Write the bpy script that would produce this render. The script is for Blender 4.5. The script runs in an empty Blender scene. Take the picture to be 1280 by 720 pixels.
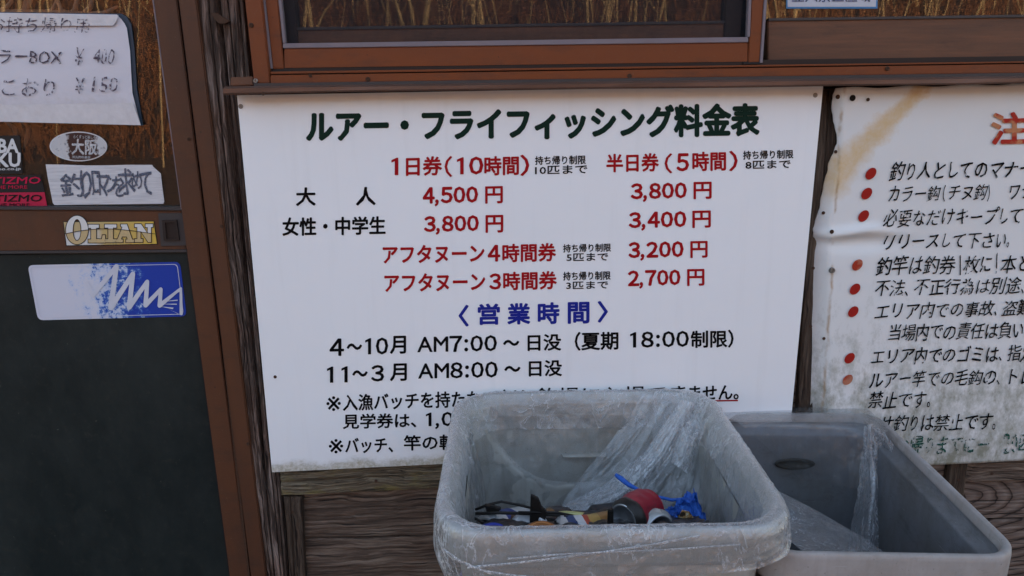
import bpy, bmesh, math, random
import numpy as np
from mathutils import Vector, Matrix

random.seed(7)
RNG = np.random.RandomState(11)
S = bpy.context.scene
COL = S.collection

# ------------------------------------------------------------------ camera
F = 924.0                                   # focal length in pixels of the 1280 wide photograph
CAM = Vector((0.0, -1.4, 1.27))
PITCH, YAW, ROLL = map(math.radians, (14.2, 1.4, 0.9))
fwd = Vector((math.sin(YAW) * math.cos(PITCH), math.cos(YAW) * math.cos(PITCH), -math.sin(PITCH)))
right0 = Vector((math.cos(YAW), -math.sin(YAW), 0))
up0 = right0.cross(fwd)
RIGHT = right0 * math.cos(ROLL) - up0 * math.sin(ROLL)
UP = right0 * math.sin(ROLL) + up0 * math.cos(ROLL)
cd = bpy.data.cameras.new('camera')
cam = bpy.data.objects.new('camera', cd)
COL.objects.link(cam)
rot = Matrix((RIGHT, UP, -fwd)).transposed()
cam.matrix_world = Matrix.Translation(CAM) @ rot.to_4x4()
cd.sensor_width = 36
cd.lens = 36 * F / 1280
cd.clip_start = 0.05
cd.clip_end = 500
S.camera = cam

# ------------------------------------------------------------------ sky, sun, exposure
SUN_EL, SUN_ROT = math.radians(24), math.radians(20)
w = bpy.data.worlds.new('World')
S.world = w
w.use_nodes = True
nt = w.node_tree
sky = nt.nodes.new('ShaderNodeTexSky')
sky.sky_type = 'NISHITA'
sky.sun_disc = False
sky.sun_elevation = SUN_EL
sky.sun_rotation = SUN_ROT
sky.dust_density = 2.0
nt.links.new(sky.outputs[0], nt.nodes['Background'].inputs[0])
nt.nodes['Background'].inputs[1].default_value = 0.12
sd = bpy.data.lights.new('sun', 'SUN')
sd.energy = 4.0
sd.angle = math.radians(0.5)
sd.color = (1, .93, .84)
sun = bpy.data.objects.new('sun', sd)
COL.objects.link(sun)
sdir = Vector((math.sin(SUN_ROT) * math.cos(SUN_EL), math.cos(SUN_ROT) * math.cos(SUN_EL), math.sin(SUN_EL)))
sun.rotation_euler = sdir.to_track_quat('Z', 'Y').to_euler()
sun.location = (0, 5, 8)
S.view_settings.view_transform = 'Standard'
S.view_settings.look = 'None'
S.view_settings.exposure = 2.5
S.view_settings.use_white_balance = True
S.view_settings.white_balance_temperature = 7700
S.view_settings.gamma = 1.0
S.cycles.transparent_max_bounces = 24
S.cycles.max_bounces = 10

# ------------------------------------------------------------------ helpers
def W(px, py, y=0.0):
    """point of the plane at depth y that lies in the photograph at (px, py)"""
    d = RIGHT * ((px - 640) / F) - UP * ((py - 360) / F) + fwd
    t = (y - CAM.y) / d.y
    return CAM + d * t

def WZ(px, py, z):
    d = RIGHT * ((px - 640) / F) - UP * ((py - 360) / F) + fwd
    t = (z - CAM.z) / d.z
    return CAM + d * t

def ext(P, Q, axis, val):
    t = (val - P[axis]) / (Q[axis] - P[axis])
    return P + (Q - P) * t

def empty(name, loc=(0, 0, 0)):
    o = bpy.data.objects.new(name, None)
    o.empty_display_size = .05
    COL.objects.link(o)
    o.location = loc
    return o

def tag(o, label=None, cat=None, group=None, kind=None):
    if label: o['label'] = label
    if cat: o['category'] = cat
    if group: o['group'] = group
    if kind: o['kind'] = kind
    return o

def obj(name, verts, faces, mat, parent=None, smooth=False, bevel=0, mats=None, fmat=None, kind=None, label=None):
    me = bpy.data.meshes.new(name)
    me.from_pydata([tuple(v) for v in verts], [], faces)
    for m in (mats or [mat]): me.materials.append(m)
    if fmat is not None: me.polygons.foreach_set('material_index', fmat)
    if smooth: me.polygons.foreach_set('use_smooth', [True] * len(me.polygons))
    o = bpy.data.objects.new(name, me)
    COL.objects.link(o)
    if parent is not None: attach(o, parent)
    if bevel:
        bm = bmesh.new(); bm.from_mesh(me)
        bmesh.ops.recalc_face_normals(bm, faces=bm.faces)
        es = [e for e in bm.edges if len(e.link_faces) == 2 and e.calc_face_angle(0) > .5]
        bmesh.ops.bevel(bm, geom=es, offset=bevel, segments=2, affect='EDGES', clamp_overlap=True)
        bm.to_mesh(me); bm.free()
    if kind: o['kind'] = kind
    if label: o['label'] = label
    return o

def worldloc(o):
    p = Vector((0, 0, 0))
    while o is not None:
        p += o.location; o = o.parent
    return p

def attach(o, parent):
    """parent o (built in world coordinates) without moving it"""
    o.parent = parent
    o.location = Vector(o.location) - worldloc(parent)

def slab_geo(c, yb):
    """front quad c (4 world points, any depth) pushed back to depth yb"""
    v = [Vector(p) for p in c] + [Vector((p[0], yb if not callable(yb) else yb(p), p[2])) for p in c]
    f = [(0, 1, 2, 3), (7, 6, 5, 4)] + [(i, i + 4, (i + 1) % 4 + 4, (i + 1) % 4) for i in range(4)]
    return v, f

def slab(name, c, thick, mat, parent, bevel=.0015, **k):
    v, f = slab_geo(c, lambda p: p[1] + thick)
    return obj(name, v, f, mat, parent, bevel=bevel, **k)

def pslab(name, px, y, thick, mat, parent, bevel=.0015, **k):
    return slab(name, [W(a, b, y) for a, b in px], thick, mat, parent, bevel, **k)

def box(name, x0, x1, y0, y1, z0, z1, mat, parent, bevel=.0015, **k):
    return slab(name, [(x0, y0, z0), (x1, y0, z0), (x1, y0, z1), (x0, y0, z1)], y1 - y0, mat, parent, bevel, **k)

def hsh(ix, iy, iz):
    n = (ix * 374761393 + iy * 668265263 + iz * 2147483647 * 3 + 1442695041) & 0xffffffff
    n = ((n ^ (n >> 13)) * 1274126177) & 0xffffffff
    n = (n ^ (n >> 16)) & 0xffffff
    return n / float(0xffffff)

def vnoise(x, y, z=0.0):
    x = np.asarray(x, float); y = np.asarray(y, float); z = np.broadcast_to(np.asarray(z, float), x.shape)
    xi = np.floor(x).astype(np.int64); yi = np.floor(y).astype(np.int64); zi = np.floor(z).astype(np.int64)
    fx, fy, fz = x - xi, y - yi, z - zi
    fx = fx * fx * (3 - 2 * fx); fy = fy * fy * (3 - 2 * fy); fz = fz * fz * (3 - 2 * fz)
    r = 0
    for a in (0, 1):
        for b in (0, 1):
            for c in (0, 1):
                r = r + hsh(xi + a, yi + b, zi + c) * (fx if a else 1 - fx) * (fy if b else 1 - fy) * (fz if c else 1 - fz)
    return r

def fbm(x, y, z=0.0, o=3):
    r, a, s = 0, 1, 0
    for i in range(o):
        r = r + a * (vnoise(x * 2 ** i, y * 2 ** i, z + 7.3 * i) - .5); s += a; a *= .5
    return r / s

# ------------------------------------------------------------------ materials
def new_mat(name):
    m = bpy.data.materials.new(name); m.use_nodes = True
    n = m.node_tree.nodes; n.clear()
    return m, m.node_tree

class NT:
    """tiny node wrapper"""
    def __init__(s, name, org=None):
        s.m, s.t = new_mat(name)
        s.out = s.n('OutputMaterial')
        s.tc = s.n('TexCoord').outputs['Object']
        if org is not None:
            m = s.n('Mapping'); s.t.links.new(s.tc, m.inputs[0]); m.inputs['Location'].default_value = [-c for c in org]; s.tc = m.outputs[0]
    def n(s, typ, **k):
        o = s.t.nodes.new('ShaderNode' + typ)
        for a, b in k.items(): setattr(o, a, b)
        return o
    def put(s, sock, v):
        if hasattr(v, 'is_linked') or isinstance(v, bpy.types.NodeSocket): s.t.links.new(v, sock)
        elif isinstance(v, (tuple, list)) and len(v) == 3 and sock.type == 'RGBA': sock.default_value = (*v, 1)
        else: sock.default_value = v
    def mapping(s, scale, loc=(0, 0, 0), rot=(0, 0, 0), src=None):
        o = s.n('Mapping'); s.put(o.inputs[0], src or s.tc)
        o.inputs['Scale'].default_value = scale; o.inputs['Location'].default_value = loc; o.inputs['Rotation'].default_value = rot
        return o.outputs[0]
    def noise(s, vec, scale=1, detail=4, rough=.55, dist=0):
        o = s.n('TexNoise'); s.put(o.inputs['Vector'], vec)
        o.inputs['Scale'].default_value = scale; o.inputs['Detail'].default_value = detail
        o.inputs['Roughness'].default_value = rough; o.inputs['Distortion'].default_value = dist
        return o.outputs['Fac']
    def ramp(s, v, stops, interp='LINEAR'):
        o = s.n('ValToRGB'); s.put(o.inputs[0], v); r = o.color_ramp; r.interpolation = interp
        while len(r.elements) > 1: r.elements.remove(r.elements[-1])
        for i, (p, c) in enumerate(sorted(stops, key=lambda q: q[0])):
            e = r.elements[0] if i == 0 else r.elements.new(p)
            e.position = p; e.color = (c, c, c, 1) if not isinstance(c, (tuple, list)) else (*c, 1)
        return o.outputs[0]
    def mix(s, f, a, b, blend='MIX'):
        o = s.n('Mix', data_type='RGBA', blend_type=blend)
        s.put(o.inputs[0], f); s.put(o.inputs[6], a); s.put(o.inputs[7], b)
        return o.outputs[2]
    def math(s, op, a, b=0.0, c=0.0, clamp=False):
        o = s.n('Math', operation=op, use_clamp=clamp); s.put(o.inputs[0], a); s.put(o.inputs[1], b); s.put(o.inputs[2], c)
        return o.outputs[0]
    def xyz(s, src=None):
        o = s.n('SeparateXYZ'); s.put(o.inputs[0], src or s.tc); return o.outputs
    def bump(s, h, strength=.3, dist=.002, normal=None):
        o = s.n('Bump'); s.put(o.inputs['Height'], h)
        o.inputs['Strength'].default_value = strength; o.inputs['Distance'].default_value = dist
        if normal is not None: s.put(o.inputs['Normal'], normal)
        return o.outputs[0]
    def fres(s, ior, normal=None):
        g = s.n('NewGeometry'); fr = s.n('Fresnel')
        s.put(fr.inputs[0], s.math('ADD', ior, s.math('MULTIPLY', g.outputs['Backfacing'], 1.0 / ior - ior)))
        if normal is not None: s.put(fr.inputs['Normal'], normal)
        return fr
    def pbr(s, color, rough=.5, metal=0, normal=None, spec=.3, **k):
        o = s.n('BsdfPrincipled')
        s.put(o.inputs['Base Color'], color); s.put(o.inputs['Roughness'], rough); s.put(o.inputs['Metallic'], metal)
        s.put(o.inputs['Specular IOR Level'], spec)
        if normal is not None: s.put(o.inputs['Normal'], normal)
        for a, b in k.items(): s.put(o.inputs[a.replace('_', ' ')], b)
        return o.outputs[0]
    def done(s, sh):
        s.t.links.new(sh, s.out.inputs[0]); return s.m

def plain(name, col, rough=.5, metal=0, bump=0, bscale=300, var=.12, vscale=20):
    n = NT(name)
    c = n.mix(n.noise(n.tc, vscale, 5), tuple(x * (1 - var * 2) for x in col), tuple(min(1, x * (1 + var)) for x in col))
    nm = n.bump(n.noise(n.tc, bscale, 3), bump, .001) if bump else None
    return n.done(n.pbr(c, rough, metal, nm))

def wood(name, axis, dark, mid, light, seed=0, fine=1.0, moss=None, rings=0.0, bump=.9, tint=None):
    """weathered timber, grain running along axis (0 x, 2 z)"""
    n = NT(name)
    sc = [170 * fine] * 3; sc[axis] = 7.0
    sc2 = [42 * fine] * 3; sc2[axis] = 2.2
    sw = n.noise(n.mapping((5, 5, 5), (seed, 0, seed)), 1, 3)
    vec = n.n('VectorMath', operation='ADD')
    sm = n.n('VectorMath', operation='SCALE'); n.put(sm.inputs[0], n.n('CombineXYZ').outputs[0])
    cx = n.n('CombineXYZ'); n.put(cx.inputs[2 if axis == 0 else 0], n.math('MULTIPLY', sw, .05))
    n.put(vec.inputs[0], n.tc); n.put(vec.inputs[1], cx.outputs[0])
    f1 = n.noise(n.mapping(sc, (seed * 3.1, 0, seed), src=vec.outputs[0]), 1, 6, .65)
    f2 = n.noise(n.mapping(sc2, (seed, seed, 0), src=vec.outputs[0]), 1, 5, .6)
    big = n.noise(n.mapping((9, 9, 9), (seed * 2, 0, 1)), 1, 3)
    sc4 = [620 * fine] * 3; sc4[axis] = 22
    f3 = n.noise(n.mapping(sc4, (seed, 4, 2), src=vec.outputs[0]), 1, 3, .7)
    g = n.math('ADD', n.math('ADD', n.math('MULTIPLY', f1, .45), n.math('MULTIPLY', f2, .30)), n.math('MULTIPLY', f3, .25))
    if rings:
        x = n.xyz()
        ctr = W(1196, 622, 0)
        wb = n.math('MULTIPLY', n.math('SUBTRACT', n.noise(n.mapping((12, 1, 16)), 1, 3), .5), .045)
        ax = n.math('ADD', n.math('SUBTRACT', x[0], ctr.x), wb); az = n.math('MULTIPLY', n.math('SUBTRACT', x[2], ctr.z), 2.4)
        rr = n.math('SQRT', n.math('ADD', n.math('MULTIPLY', ax, ax), n.math('MULTIPLY', az, az)))
        sn = n.math('FRACT', n.math('MULTIPLY', n.math('POWER', rr, .8), 21.0))
        rv = n.ramp(sn, [(0, .50), (.5, .60), (.80, .46), (.92, .22), (1, .50)])
        g = n.math('ADD', n.math('MULTIPLY', g, 1 - rings), n.math('MULTIPLY', rv, rings))
    c = n.ramp(g, [(.37, dark), (.49, mid), (.62, light)])
    c = n.mix(n.ramp(big, [(.35, 0), (.7, .55)]), c, n.mix(1, c, (.62, .52, .5), 'MULTIPLY'))
    if tint: c = n.mix(n.ramp(n.noise(n.mapping((4, 4, 4), (seed, 5, 2)), 1, 3), [(.45, 0), (.65, .7)]), c, n.mix(1, c, tint, 'MULTIPLY'))
    if moss:
        mn = n.noise(n.mapping((14, 14, 30), (3, 1, seed)), 1, 5, .7)
        c = n.mix(n.ramp(mn, [(.5, 0), (.66, .75)]), c, moss)
    # hairline cracks
    sc3 = [260 * fine] * 3; sc3[axis] = 4.0
    ck = n.ramp(n.noise(n.mapping(sc3, (seed, 2, 7), src=vec.outputs[0]), 1, 2), [(.30, 0), (.38, 1)])
    c = n.mix(ck, (.012, .008, .007), c)
    h = n.math('ADD', n.math('MULTIPLY', g, 1), n.math('MULTIPLY', ck, .8))
    return n.done(n.pbr(c, .82, 0, n.bump(h, bump, .004), spec=.25))

M = {}
M['brown_alu'] = (lambda n: n.done(n.pbr(
    n.mix(n.ramp(n.noise(n.mapping((14, 14, 3)), 1, 6, .7), [(.35, 0), (.7, .6)]), (.105, .037, .016), (.058, .027, .017)),
    n.ramp(n.noise(n.tc, 40, 5), [(.3, .45), (.7, .6)]), 0, n.bump(n.noise(n.tc, 420, 3), .12, .0006))))(NT('brown_anodised_aluminium'))
M['brown_sash'] = (lambda n: n.done(n.pbr(
    n.mix(n.ramp(n.noise(n.mapping((2.5, 14, 10)), 1, 6, .7), [(.35, 0), (.75, .55)]), (.185, .044, .011), (.125, .036, .015)),
    n.ramp(n.noise(n.tc, 40, 5), [(.3, .42), (.7, .58)]), 0, n.bump(n.noise(n.tc, 420, 3), .12, .0006))))(NT('orange_brown_aluminium'))
M['brown_dull'] = (lambda n: n.done(n.pbr(
    n.mix(n.ramp(n.noise(n.mapping((4, 14, 60)), 1, 6, .7), [(.35, 0), (.7, 1)]), (.155, .066, .036), (.085, .042, .027)),
    .6, 0, n.bump(n.noise(n.mapping((3, 30, 260)), 1, 3), .25, .0008))))(NT('dull_streaked_brown_aluminium'))
M['dark_brown'] = plain('dark_brown_channel', (.025, .014, .011), .6)
M['bead'] = plain('grey_glazing_bead', (.20, .165, .185), .45, 0, .1)
M['black'] = plain('black_rubber', (.012, .012, .013), .6)
M['rust'] = plain('rusty_steel', (.09, .045, .028), .75, .3, .5, 900, .3, 200)
M['steel'] = plain('dull_steel', (.32, .31, .30), .38, .9, .1)
M['galv'] = plain('drip_strip_metal', (.17, .095, .07), .42, .35, .15, 200, .25, 8)
M['greytrack'] = plain('grey_track', (.06, .052, .052), .5, .2, .1)
M['post'] = wood('weathered_post_wood', 2, (.010, .007, .006), (.085, .058, .046), (.36, .285, .25), 1, 1.0, tint=(.9, .62, .5))
M['rail'] = wood('mossy_rail_wood', 0, (.022, .017, .012), (.13, .10, .066), (.34, .285, .20), 2, 1.3, moss=(.20, .155, .055))
M['batten'] = wood('batten_wood', 2, (.02, .014, .011), (.075, .052, .038), (.16, .12, .09), 4, 1.4)
M['panel'] = wood('brown_board_wood', 0, (.014, .010, .008), (.105, .071, .053), (.27, .205, .16), 5, 1.0)
M['panel2'] = wood('ringed_board_wood', 0, (.020, .012, .009), (.12, .083, .066), (.30, .235, .20), 6, 1.0, rings=.5)
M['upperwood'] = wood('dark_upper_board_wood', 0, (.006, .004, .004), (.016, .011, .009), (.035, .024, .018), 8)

# door panel: dark green grey painted steel with chalky scuffs
n = NT('dark_green_door_panel')
c = n.mix(n.ramp(n.noise(n.mapping((5, 5, 3)), 1, 7, .72), [(.42, 0), (.75, 1)]), (.006, .011, .011), (.022, .028, .026))
c = n.mix(n.ramp(n.noise(n.tc, 130, 2, .5), [(.76, 0), (.80, .5)]), c, (.12, .12, .10))
c = n.mix(n.ramp(n.noise(n.mapping((12, 12, 190), (2, 0, 0), (0, .5, 0)), 1, 2), [(.74, 0), (.77, .35)]), c, (.13, .13, .11))
c = n.mix(n.ramp(n.noise(n.tc, 55, 7, .75), [(.56, 0), (.75, .5)]), c, (.035, .036, .030))
def dusty(m):
    """pale dust specks and fine scratches over an existing paint"""
    t = m.node_tree; b = [q for q in t.nodes if q.type == 'BSDF_PRINCIPLED'][0]; src = b.inputs['Base Color'].links[0].from_socket
    k = NT.__new__(NT); k.m, k.t = m, t; k.tc = [q for q in t.nodes if q.type == 'TEX_COORD'][0].outputs['Object']
    c2 = k.mix(k.ramp(k.noise(k.tc, 330, 3, .6), [(.64, 0), (.72, .35)]), src, (.16, .11, .085))
    c2 = k.mix(k.ramp(k.noise(k.mapping((9, 9, 30)), 1, 7, .75), [(.52, 0), (.70, .45)]), c2, (.040, .026, .020))
    c2 = k.mix(k.ramp(k.noise(k.tc, 120, 2, .5), [(.76, 0), (.79, .8)]), c2, (.02, .012, .010))
    t.links.new(c2, b.inputs['Base Color'])
for _k in ('brown_alu', 'brown_sash', 'brown_dull'): dusty(M[_k])
M['doorpanel'] = n.done(n.pbr(c, n.ramp(n.noise(n.tc, 12, 6), [(.3, .42), (.7, .62)]), 0, n.bump(n.noise(n.mapping((60, 60, 40)), 1, 5), .18, .001)))

def glass_mat(name, ior=1.66, tint=(.84, .82, .80), dirt=.04):
    n = NT(name)
    tr = n.n('BsdfTransparent'); tr.inputs[0].default_value = (*tint, 1)
    gl = n.n('BsdfGlossy'); gl.inputs['Roughness'].default_value = .014
    fr = n.fres(ior)
    mx = n.n('MixShader'); n.put(mx.inputs[0], fr.outputs[0]); n.put(mx.inputs[1], tr.outputs[0]); n.put(mx.inputs[2], gl.outputs[0])
    df = n.n('BsdfDiffuse'); df.inputs[0].default_value = (.3, .28, .26, 1)
    mx2 = n.n('MixShader'); n.put(mx2.inputs[0], n.math('MULTIPLY', n.noise(n.mapping((30, 30, 8)), 1, 5), dirt)); n.put(mx2.inputs[1], mx.outputs[0]); n.put(mx2.inputs[2], df.outputs[0])
    return n.done(mx2.outputs[0])
M['glass'] = glass_mat('window_glass')

n = NT('insect_mesh')
tr = n.n('BsdfTransparent')
df = n.n('BsdfDiffuse'); df.inputs[0].default_value = (.03, .032, .04, 1)
mx = n.n('MixShader'); n.put(mx.inputs[0], n.ramp(n.noise(n.mapping((60, 1, 60)), 1, 3), [(.3, .26), (.7, .38)])); n.put(mx.inputs[1], tr.outputs[0]); n.put(mx.inputs[2], df.outputs[0])
M['mesh'] = n.done(mx.outputs[0])

def film_mat(name, haze=.12, ior=1.55, bs=.5, rough=.12, k=1.5):
    """clear polythene film with fine creases"""
    n = NT(name)
    crease = n.noise(n.mapping((26, 26, 12)), 1, 5, .6, 1.6)
    rid = n.math('ABSOLUTE', n.math('SUBTRACT', crease, .5))
    fine = n.math('ABSOLUTE', n.math('SUBTRACT', n.noise(n.mapping((75, 75, 45)), 1, 4, .6, 1.8), .5))
    h = n.math('ADD', n.math('MULTIPLY', rid, -2.0), n.math('MULTIPLY', fine, -.9))
    nm = n.bump(h, bs, .003)
    tr = n.n('BsdfTransparent'); tr.inputs[0].default_value = (.96, .97, .98, 1)
    gl = n.n('BsdfGlossy'); gl.inputs['Roughness'].default_value = rough; n.put(gl.inputs['Normal'], nm)
    fr = n.fres(ior, nm)
    mx = n.n('MixShader'); n.put(mx.inputs[0], n.math('MULTIPLY', fr.outputs[0], k, clamp=True)); n.put(mx.inputs[1], tr.outputs[0]); n.put(mx.inputs[2], gl.outputs[0])
    df = n.n('BsdfDiffuse'); df.inputs[0].default_value = (.80, .80, .82, 1)
    tl = n.n('BsdfTranslucent'); tl.inputs[0].default_value = (.80, .80, .82, 1)
    dd = n.n('MixShader'); dd.inputs[0].default_value = .4; n.put(dd.inputs[1], df.outputs[0]); n.put(dd.inputs[2], tl.outputs[0])
    lw = n.n('LayerWeight'); lw.inputs[0].default_value = .3
    lines = n.math('ADD', n.ramp(rid, [(0, 1), (.012, .5), (.03, 0)]), n.math('MULTIPLY', n.ramp(fine, [(0, 1), (.015, .4), (.03, 0)]), .5))
    patch = n.ramp(n.noise(n.mapping((11, 11, 7), (3, 0, 0)), 1, 4, .6), [(.42, .15), (.66, 1)])
    hz = n.math('ADD', n.math('ADD', n.math('MULTIPLY', n.math('POWER', lw.outputs['Facing'], 2.0), haze * 3), n.math('MULTIPLY', n.math('MULTIPLY', lines, patch), haze * 6)), haze, clamp=True)
    mx2 = n.n('MixShader'); n.put(mx2.inputs[0], hz); n.put(mx2.inputs[1], mx.outputs[0]); n.put(mx2.inputs[2], dd.outputs[0])
    return n.done(mx2.outputs[0])
M['film'] = film_mat('clear_liner_film', .05, 1.5, .85, .06, 2.4)
M['film2'] = film_mat('clear_liner_film_thin', .022, 1.45, .8, .05, 2.2)
M['film4'] = film_mat('clear_liner_film_gathered', .21, 1.6, 1.0, .05, 4.2)
M['film5'] = film_mat('clear_liner_film_doubled', .115, 1.5, 1.0, .045, 4.2)
M['film3'] = film_mat('clear_liner_film_flap', .07, 1.5, 1.0, .05, 3.0)

def bin_plastic(name, base, dirt, lo, hi, seed=0):
    n = NT(name)
    d = n.noise(n.mapping((9, 9, 6), (seed, 0, 0)), 1, 7, .7)
    c = n.mix(n.ramp(d, [(.38, 0), (.72, 1)]), base, dirt)
    st = n.noise(n.mapping((60, 60, 3), (seed, 0, 0)), 1, 4, .6)
    c = n.mix(n.ramp(st, [(.5, 0), (.75, .45)]), c, dirt)
    bd = n.noise(n.mapping((5, 5, 14), (seed + 4, 0, 0)), 1, 8, .78)
    c = n.mix(n.ramp(bd, [(.54, 0), (.66, .6)]), c, tuple(x * .55 for x in dirt))
    sp = n.noise(n.tc, 160, 3, .6)
    c = n.mix(n.ramp(sp, [(.66, 0), (.74, .6)]), c, tuple(x * .35 for x in dirt))
    sc = n.ramp(n.noise(n.mapping((20, 20, 420), (seed, 3, 0), (.5, .4, .4)), 1, 2), [(.72, 0), (.76, .3)])
    c = n.mix(sc, c, (.62, .61, .58))
    return n.done(n.pbr(c, n.ramp(d, [(.3, lo), (.7, hi)]), 0, n.bump(n.noise(n.tc, 220, 4), .12, .001)))
M['bin1'] = bin_plastic('beige_grey_bin_plastic', (.37, .355, .325), (.24, .21, .17), .35, .6, 0)
M['bin2'] = bin_plastic('grey_bin_plastic', (.175, .18, .195), (.13, .122, .112), .38, .6, 5)

# concrete ground, hillside, dead grass
n = NT('ground_concrete')
c = n.mix(n.ramp(n.noise(n.tc, 6, 8, .7), [(.35, 0), (.7, 1)]), (.20, .18, .16), (.11, .10, .085))
M['ground'] = n.done(n.pbr(c, .9, 0, n.bump(n.noise(n.tc, 60, 6, .7), .5, .004)))
n = NT('leaf_litter')
c = n.mix(n.noise(n.tc, 3.0, 9, .75), (.008, .005, .004), (.085, .034, .013))
M['hill'] = n.done(n.pbr(c, .95, 0, n.bump(n.noise(n.tc, 12, 6, .7), 1, .1)))
n = NT('dead_grass')
c = n.mix(n.noise(n.tc, 1.1, 4), (.014, .005, .003), (.21, .070, .021))
M['grass'] = n.done(n.pbr(c, .8))
M['stem'] = plain('pale_bark', (.34, .22, .11), .8, 0, .4, 60, .3, 4)

# ------------------------------------------------------------------ the setting
obj('ground', [(-60, -40, 0), (60, -40, 0), (60, 40, 0), (-60, 40, 0)], [(0, 1, 2, 3)], M['ground'], kind='structure')
nx, ny = 90, 60
X, Y = np.meshgrid(np.linspace(-45, 45, nx), np.linspace(-6.0, -38, ny))
def hill_z(x, y):
    t = np.clip((-6.3 - y), 0, None)
    return -.05 + t * .30 + t * t * .004 + fbm(x * .25, y * .25, 3) * 1.2 * np.clip(t / 4, 0, 1)
Z = hill_z(X, Y)
vs = np.stack([X, Y, Z], -1).reshape(-1, 3)
fs = [(i + j * nx, i + 1 + j * nx, i + 1 + (j + 1) * nx, i + (j + 1) * nx) for j in range(ny - 1) for i in range(nx - 1)]
obj('hillside', vs, fs, M['hill'], smooth=True, kind='structure')

# dead grass and brush on the sunny hillside opposite the hut (what the window panes mirror)
gv, gf = [], []
for k in range(16000):
    y = -8.2 - 13 * random.random() ** 1.4; x = random.uniform(-13, 13)
    h = random.uniform(.25, .8) * (1.3 if random.random() < .1 else 1); wd = random.uniform(.004, .011)
    a = random.uniform(0, 6.283); bx, by = math.cos(a), math.sin(a); ln = random.uniform(.2, 1.6) * h
    z0 = 0
    i = len(gv)
    gv += [(x - wd, y, z0), (x + wd, y, z0), (x - wd * .8 + bx * ln * .3, y + by * ln * .3, z0 + h * .6), (x + wd * .8 + bx * ln * .3, y + by * ln * .3, z0 + h * .6),
           (x + bx * ln, y + by * ln, z0 + h * random.uniform(.2, .95))]
    gf += [(i, i + 1, i + 3, i + 2), (i + 2, i + 3, i + 4)]
ga = np.array(gv); base = ga.reshape(-1, 5, 3)
hz = hill_z(base[:, 0, 0], base[:, 0, 1]); base[:, :, 2] += hz[:, None]
obj('dead_grass', base.reshape(-1, 3), gf, M['grass'], kind='stuff')
tag(bpy.data.objects['dead_grass'], 'rusty dead grass and fern mirrored in the window panes', 'grass')

def tube(pts, rad, ns=6, cap=True):
    """vertices, faces of a tube through pts with radii rad"""
    pts = [Vector(p) for p in pts]
    if not hasattr(rad, '__len__'): rad = [rad] * len(pts)
    v, f = [], []
    prev = None
    for i, p in enumerate(pts):
        t = (pts[min(i + 1, len(pts) - 1)] - pts[max(i - 1, 0)]).normalized()
        if prev is None:
            a = t.cross(Vector((0, 0, 1)) if abs(t.z) < .9 else Vector((1, 0, 0))).normalized()
        else:
            a = (prev - t * prev.dot(t)).normalized()
        prev = a; b = t.cross(a)
        for k in range(ns):
            an = 2 * math.pi * k / ns
            v.append(p + (a * math.cos(an) + b * math.sin(an)) * rad[i])
    for i in range(len(pts) - 1):
        for k in range(ns):
            f.append((i * ns + k, i * ns + (k + 1) % ns, (i + 1) * ns + (k + 1) % ns, (i + 1) * ns + k))
    if cap:
        f.append(tuple(range(ns))[::-1]); f.append(tuple((len(pts) - 1) * ns + k for k in range(ns)))
    return v, f

def join(parts):
    v, f = [], []
    for a, b in parts:
        o = len(v); v += list(a); f += [tuple(i + o for i in q) for q in b]
    return v, f

parts = []
for k in range(330):
    y = random.uniform(-7.2, -22); x = random.uniform(-12, 12)
    z = float(hill_z(np.array([x]), np.array([y]))[0]) - .1
    h = random.uniform(2.5, 6); r = random.choice((.006, .008, .012, .016, .022, .034)) * random.uniform(.8, 1.2)
    lx, ly = random.gauss(0, .10), random.uniform(-.2, .2)
    pts = [(x + lx * h * t + .12 * math.sin(t * 5 + k), y + ly * h * t, z + h * t) for t in (0, .25, .5, .75, 1)]
    parts.append(tube(pts, [r, r * .85, r * .7, r * .5, r * .25], 5))
    for j in range(random.randint(1, 4)):
        t = random.uniform(.15, .8); q = Vector((x + lx * h * t + .12 * math.sin(t * 5 + k), y + ly * h * t, z + h * t))
        e = q + Vector((random.uniform(-.5, .5), random.uniform(-.3, .3), random.uniform(.3, .9)))
        parts.append(tube([q, q.lerp(e, .5) + Vector((0, 0, .05)), e], [r * .5, r * .35, r * .15], 4))
v, f = join(parts)
tag(obj('bare_thicket', v, f, M['stem'], kind='stuff'), 'pale bare stems on the far bank mirrored in the window panes', 'thicket')

# ------------------------------------------------------------------ the hut
hut = tag(empty('wooden_hut', (0, 0, 0)), 'weathered wooden hut front with brown metal door and window frames behind both signs', 'hut')

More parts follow.
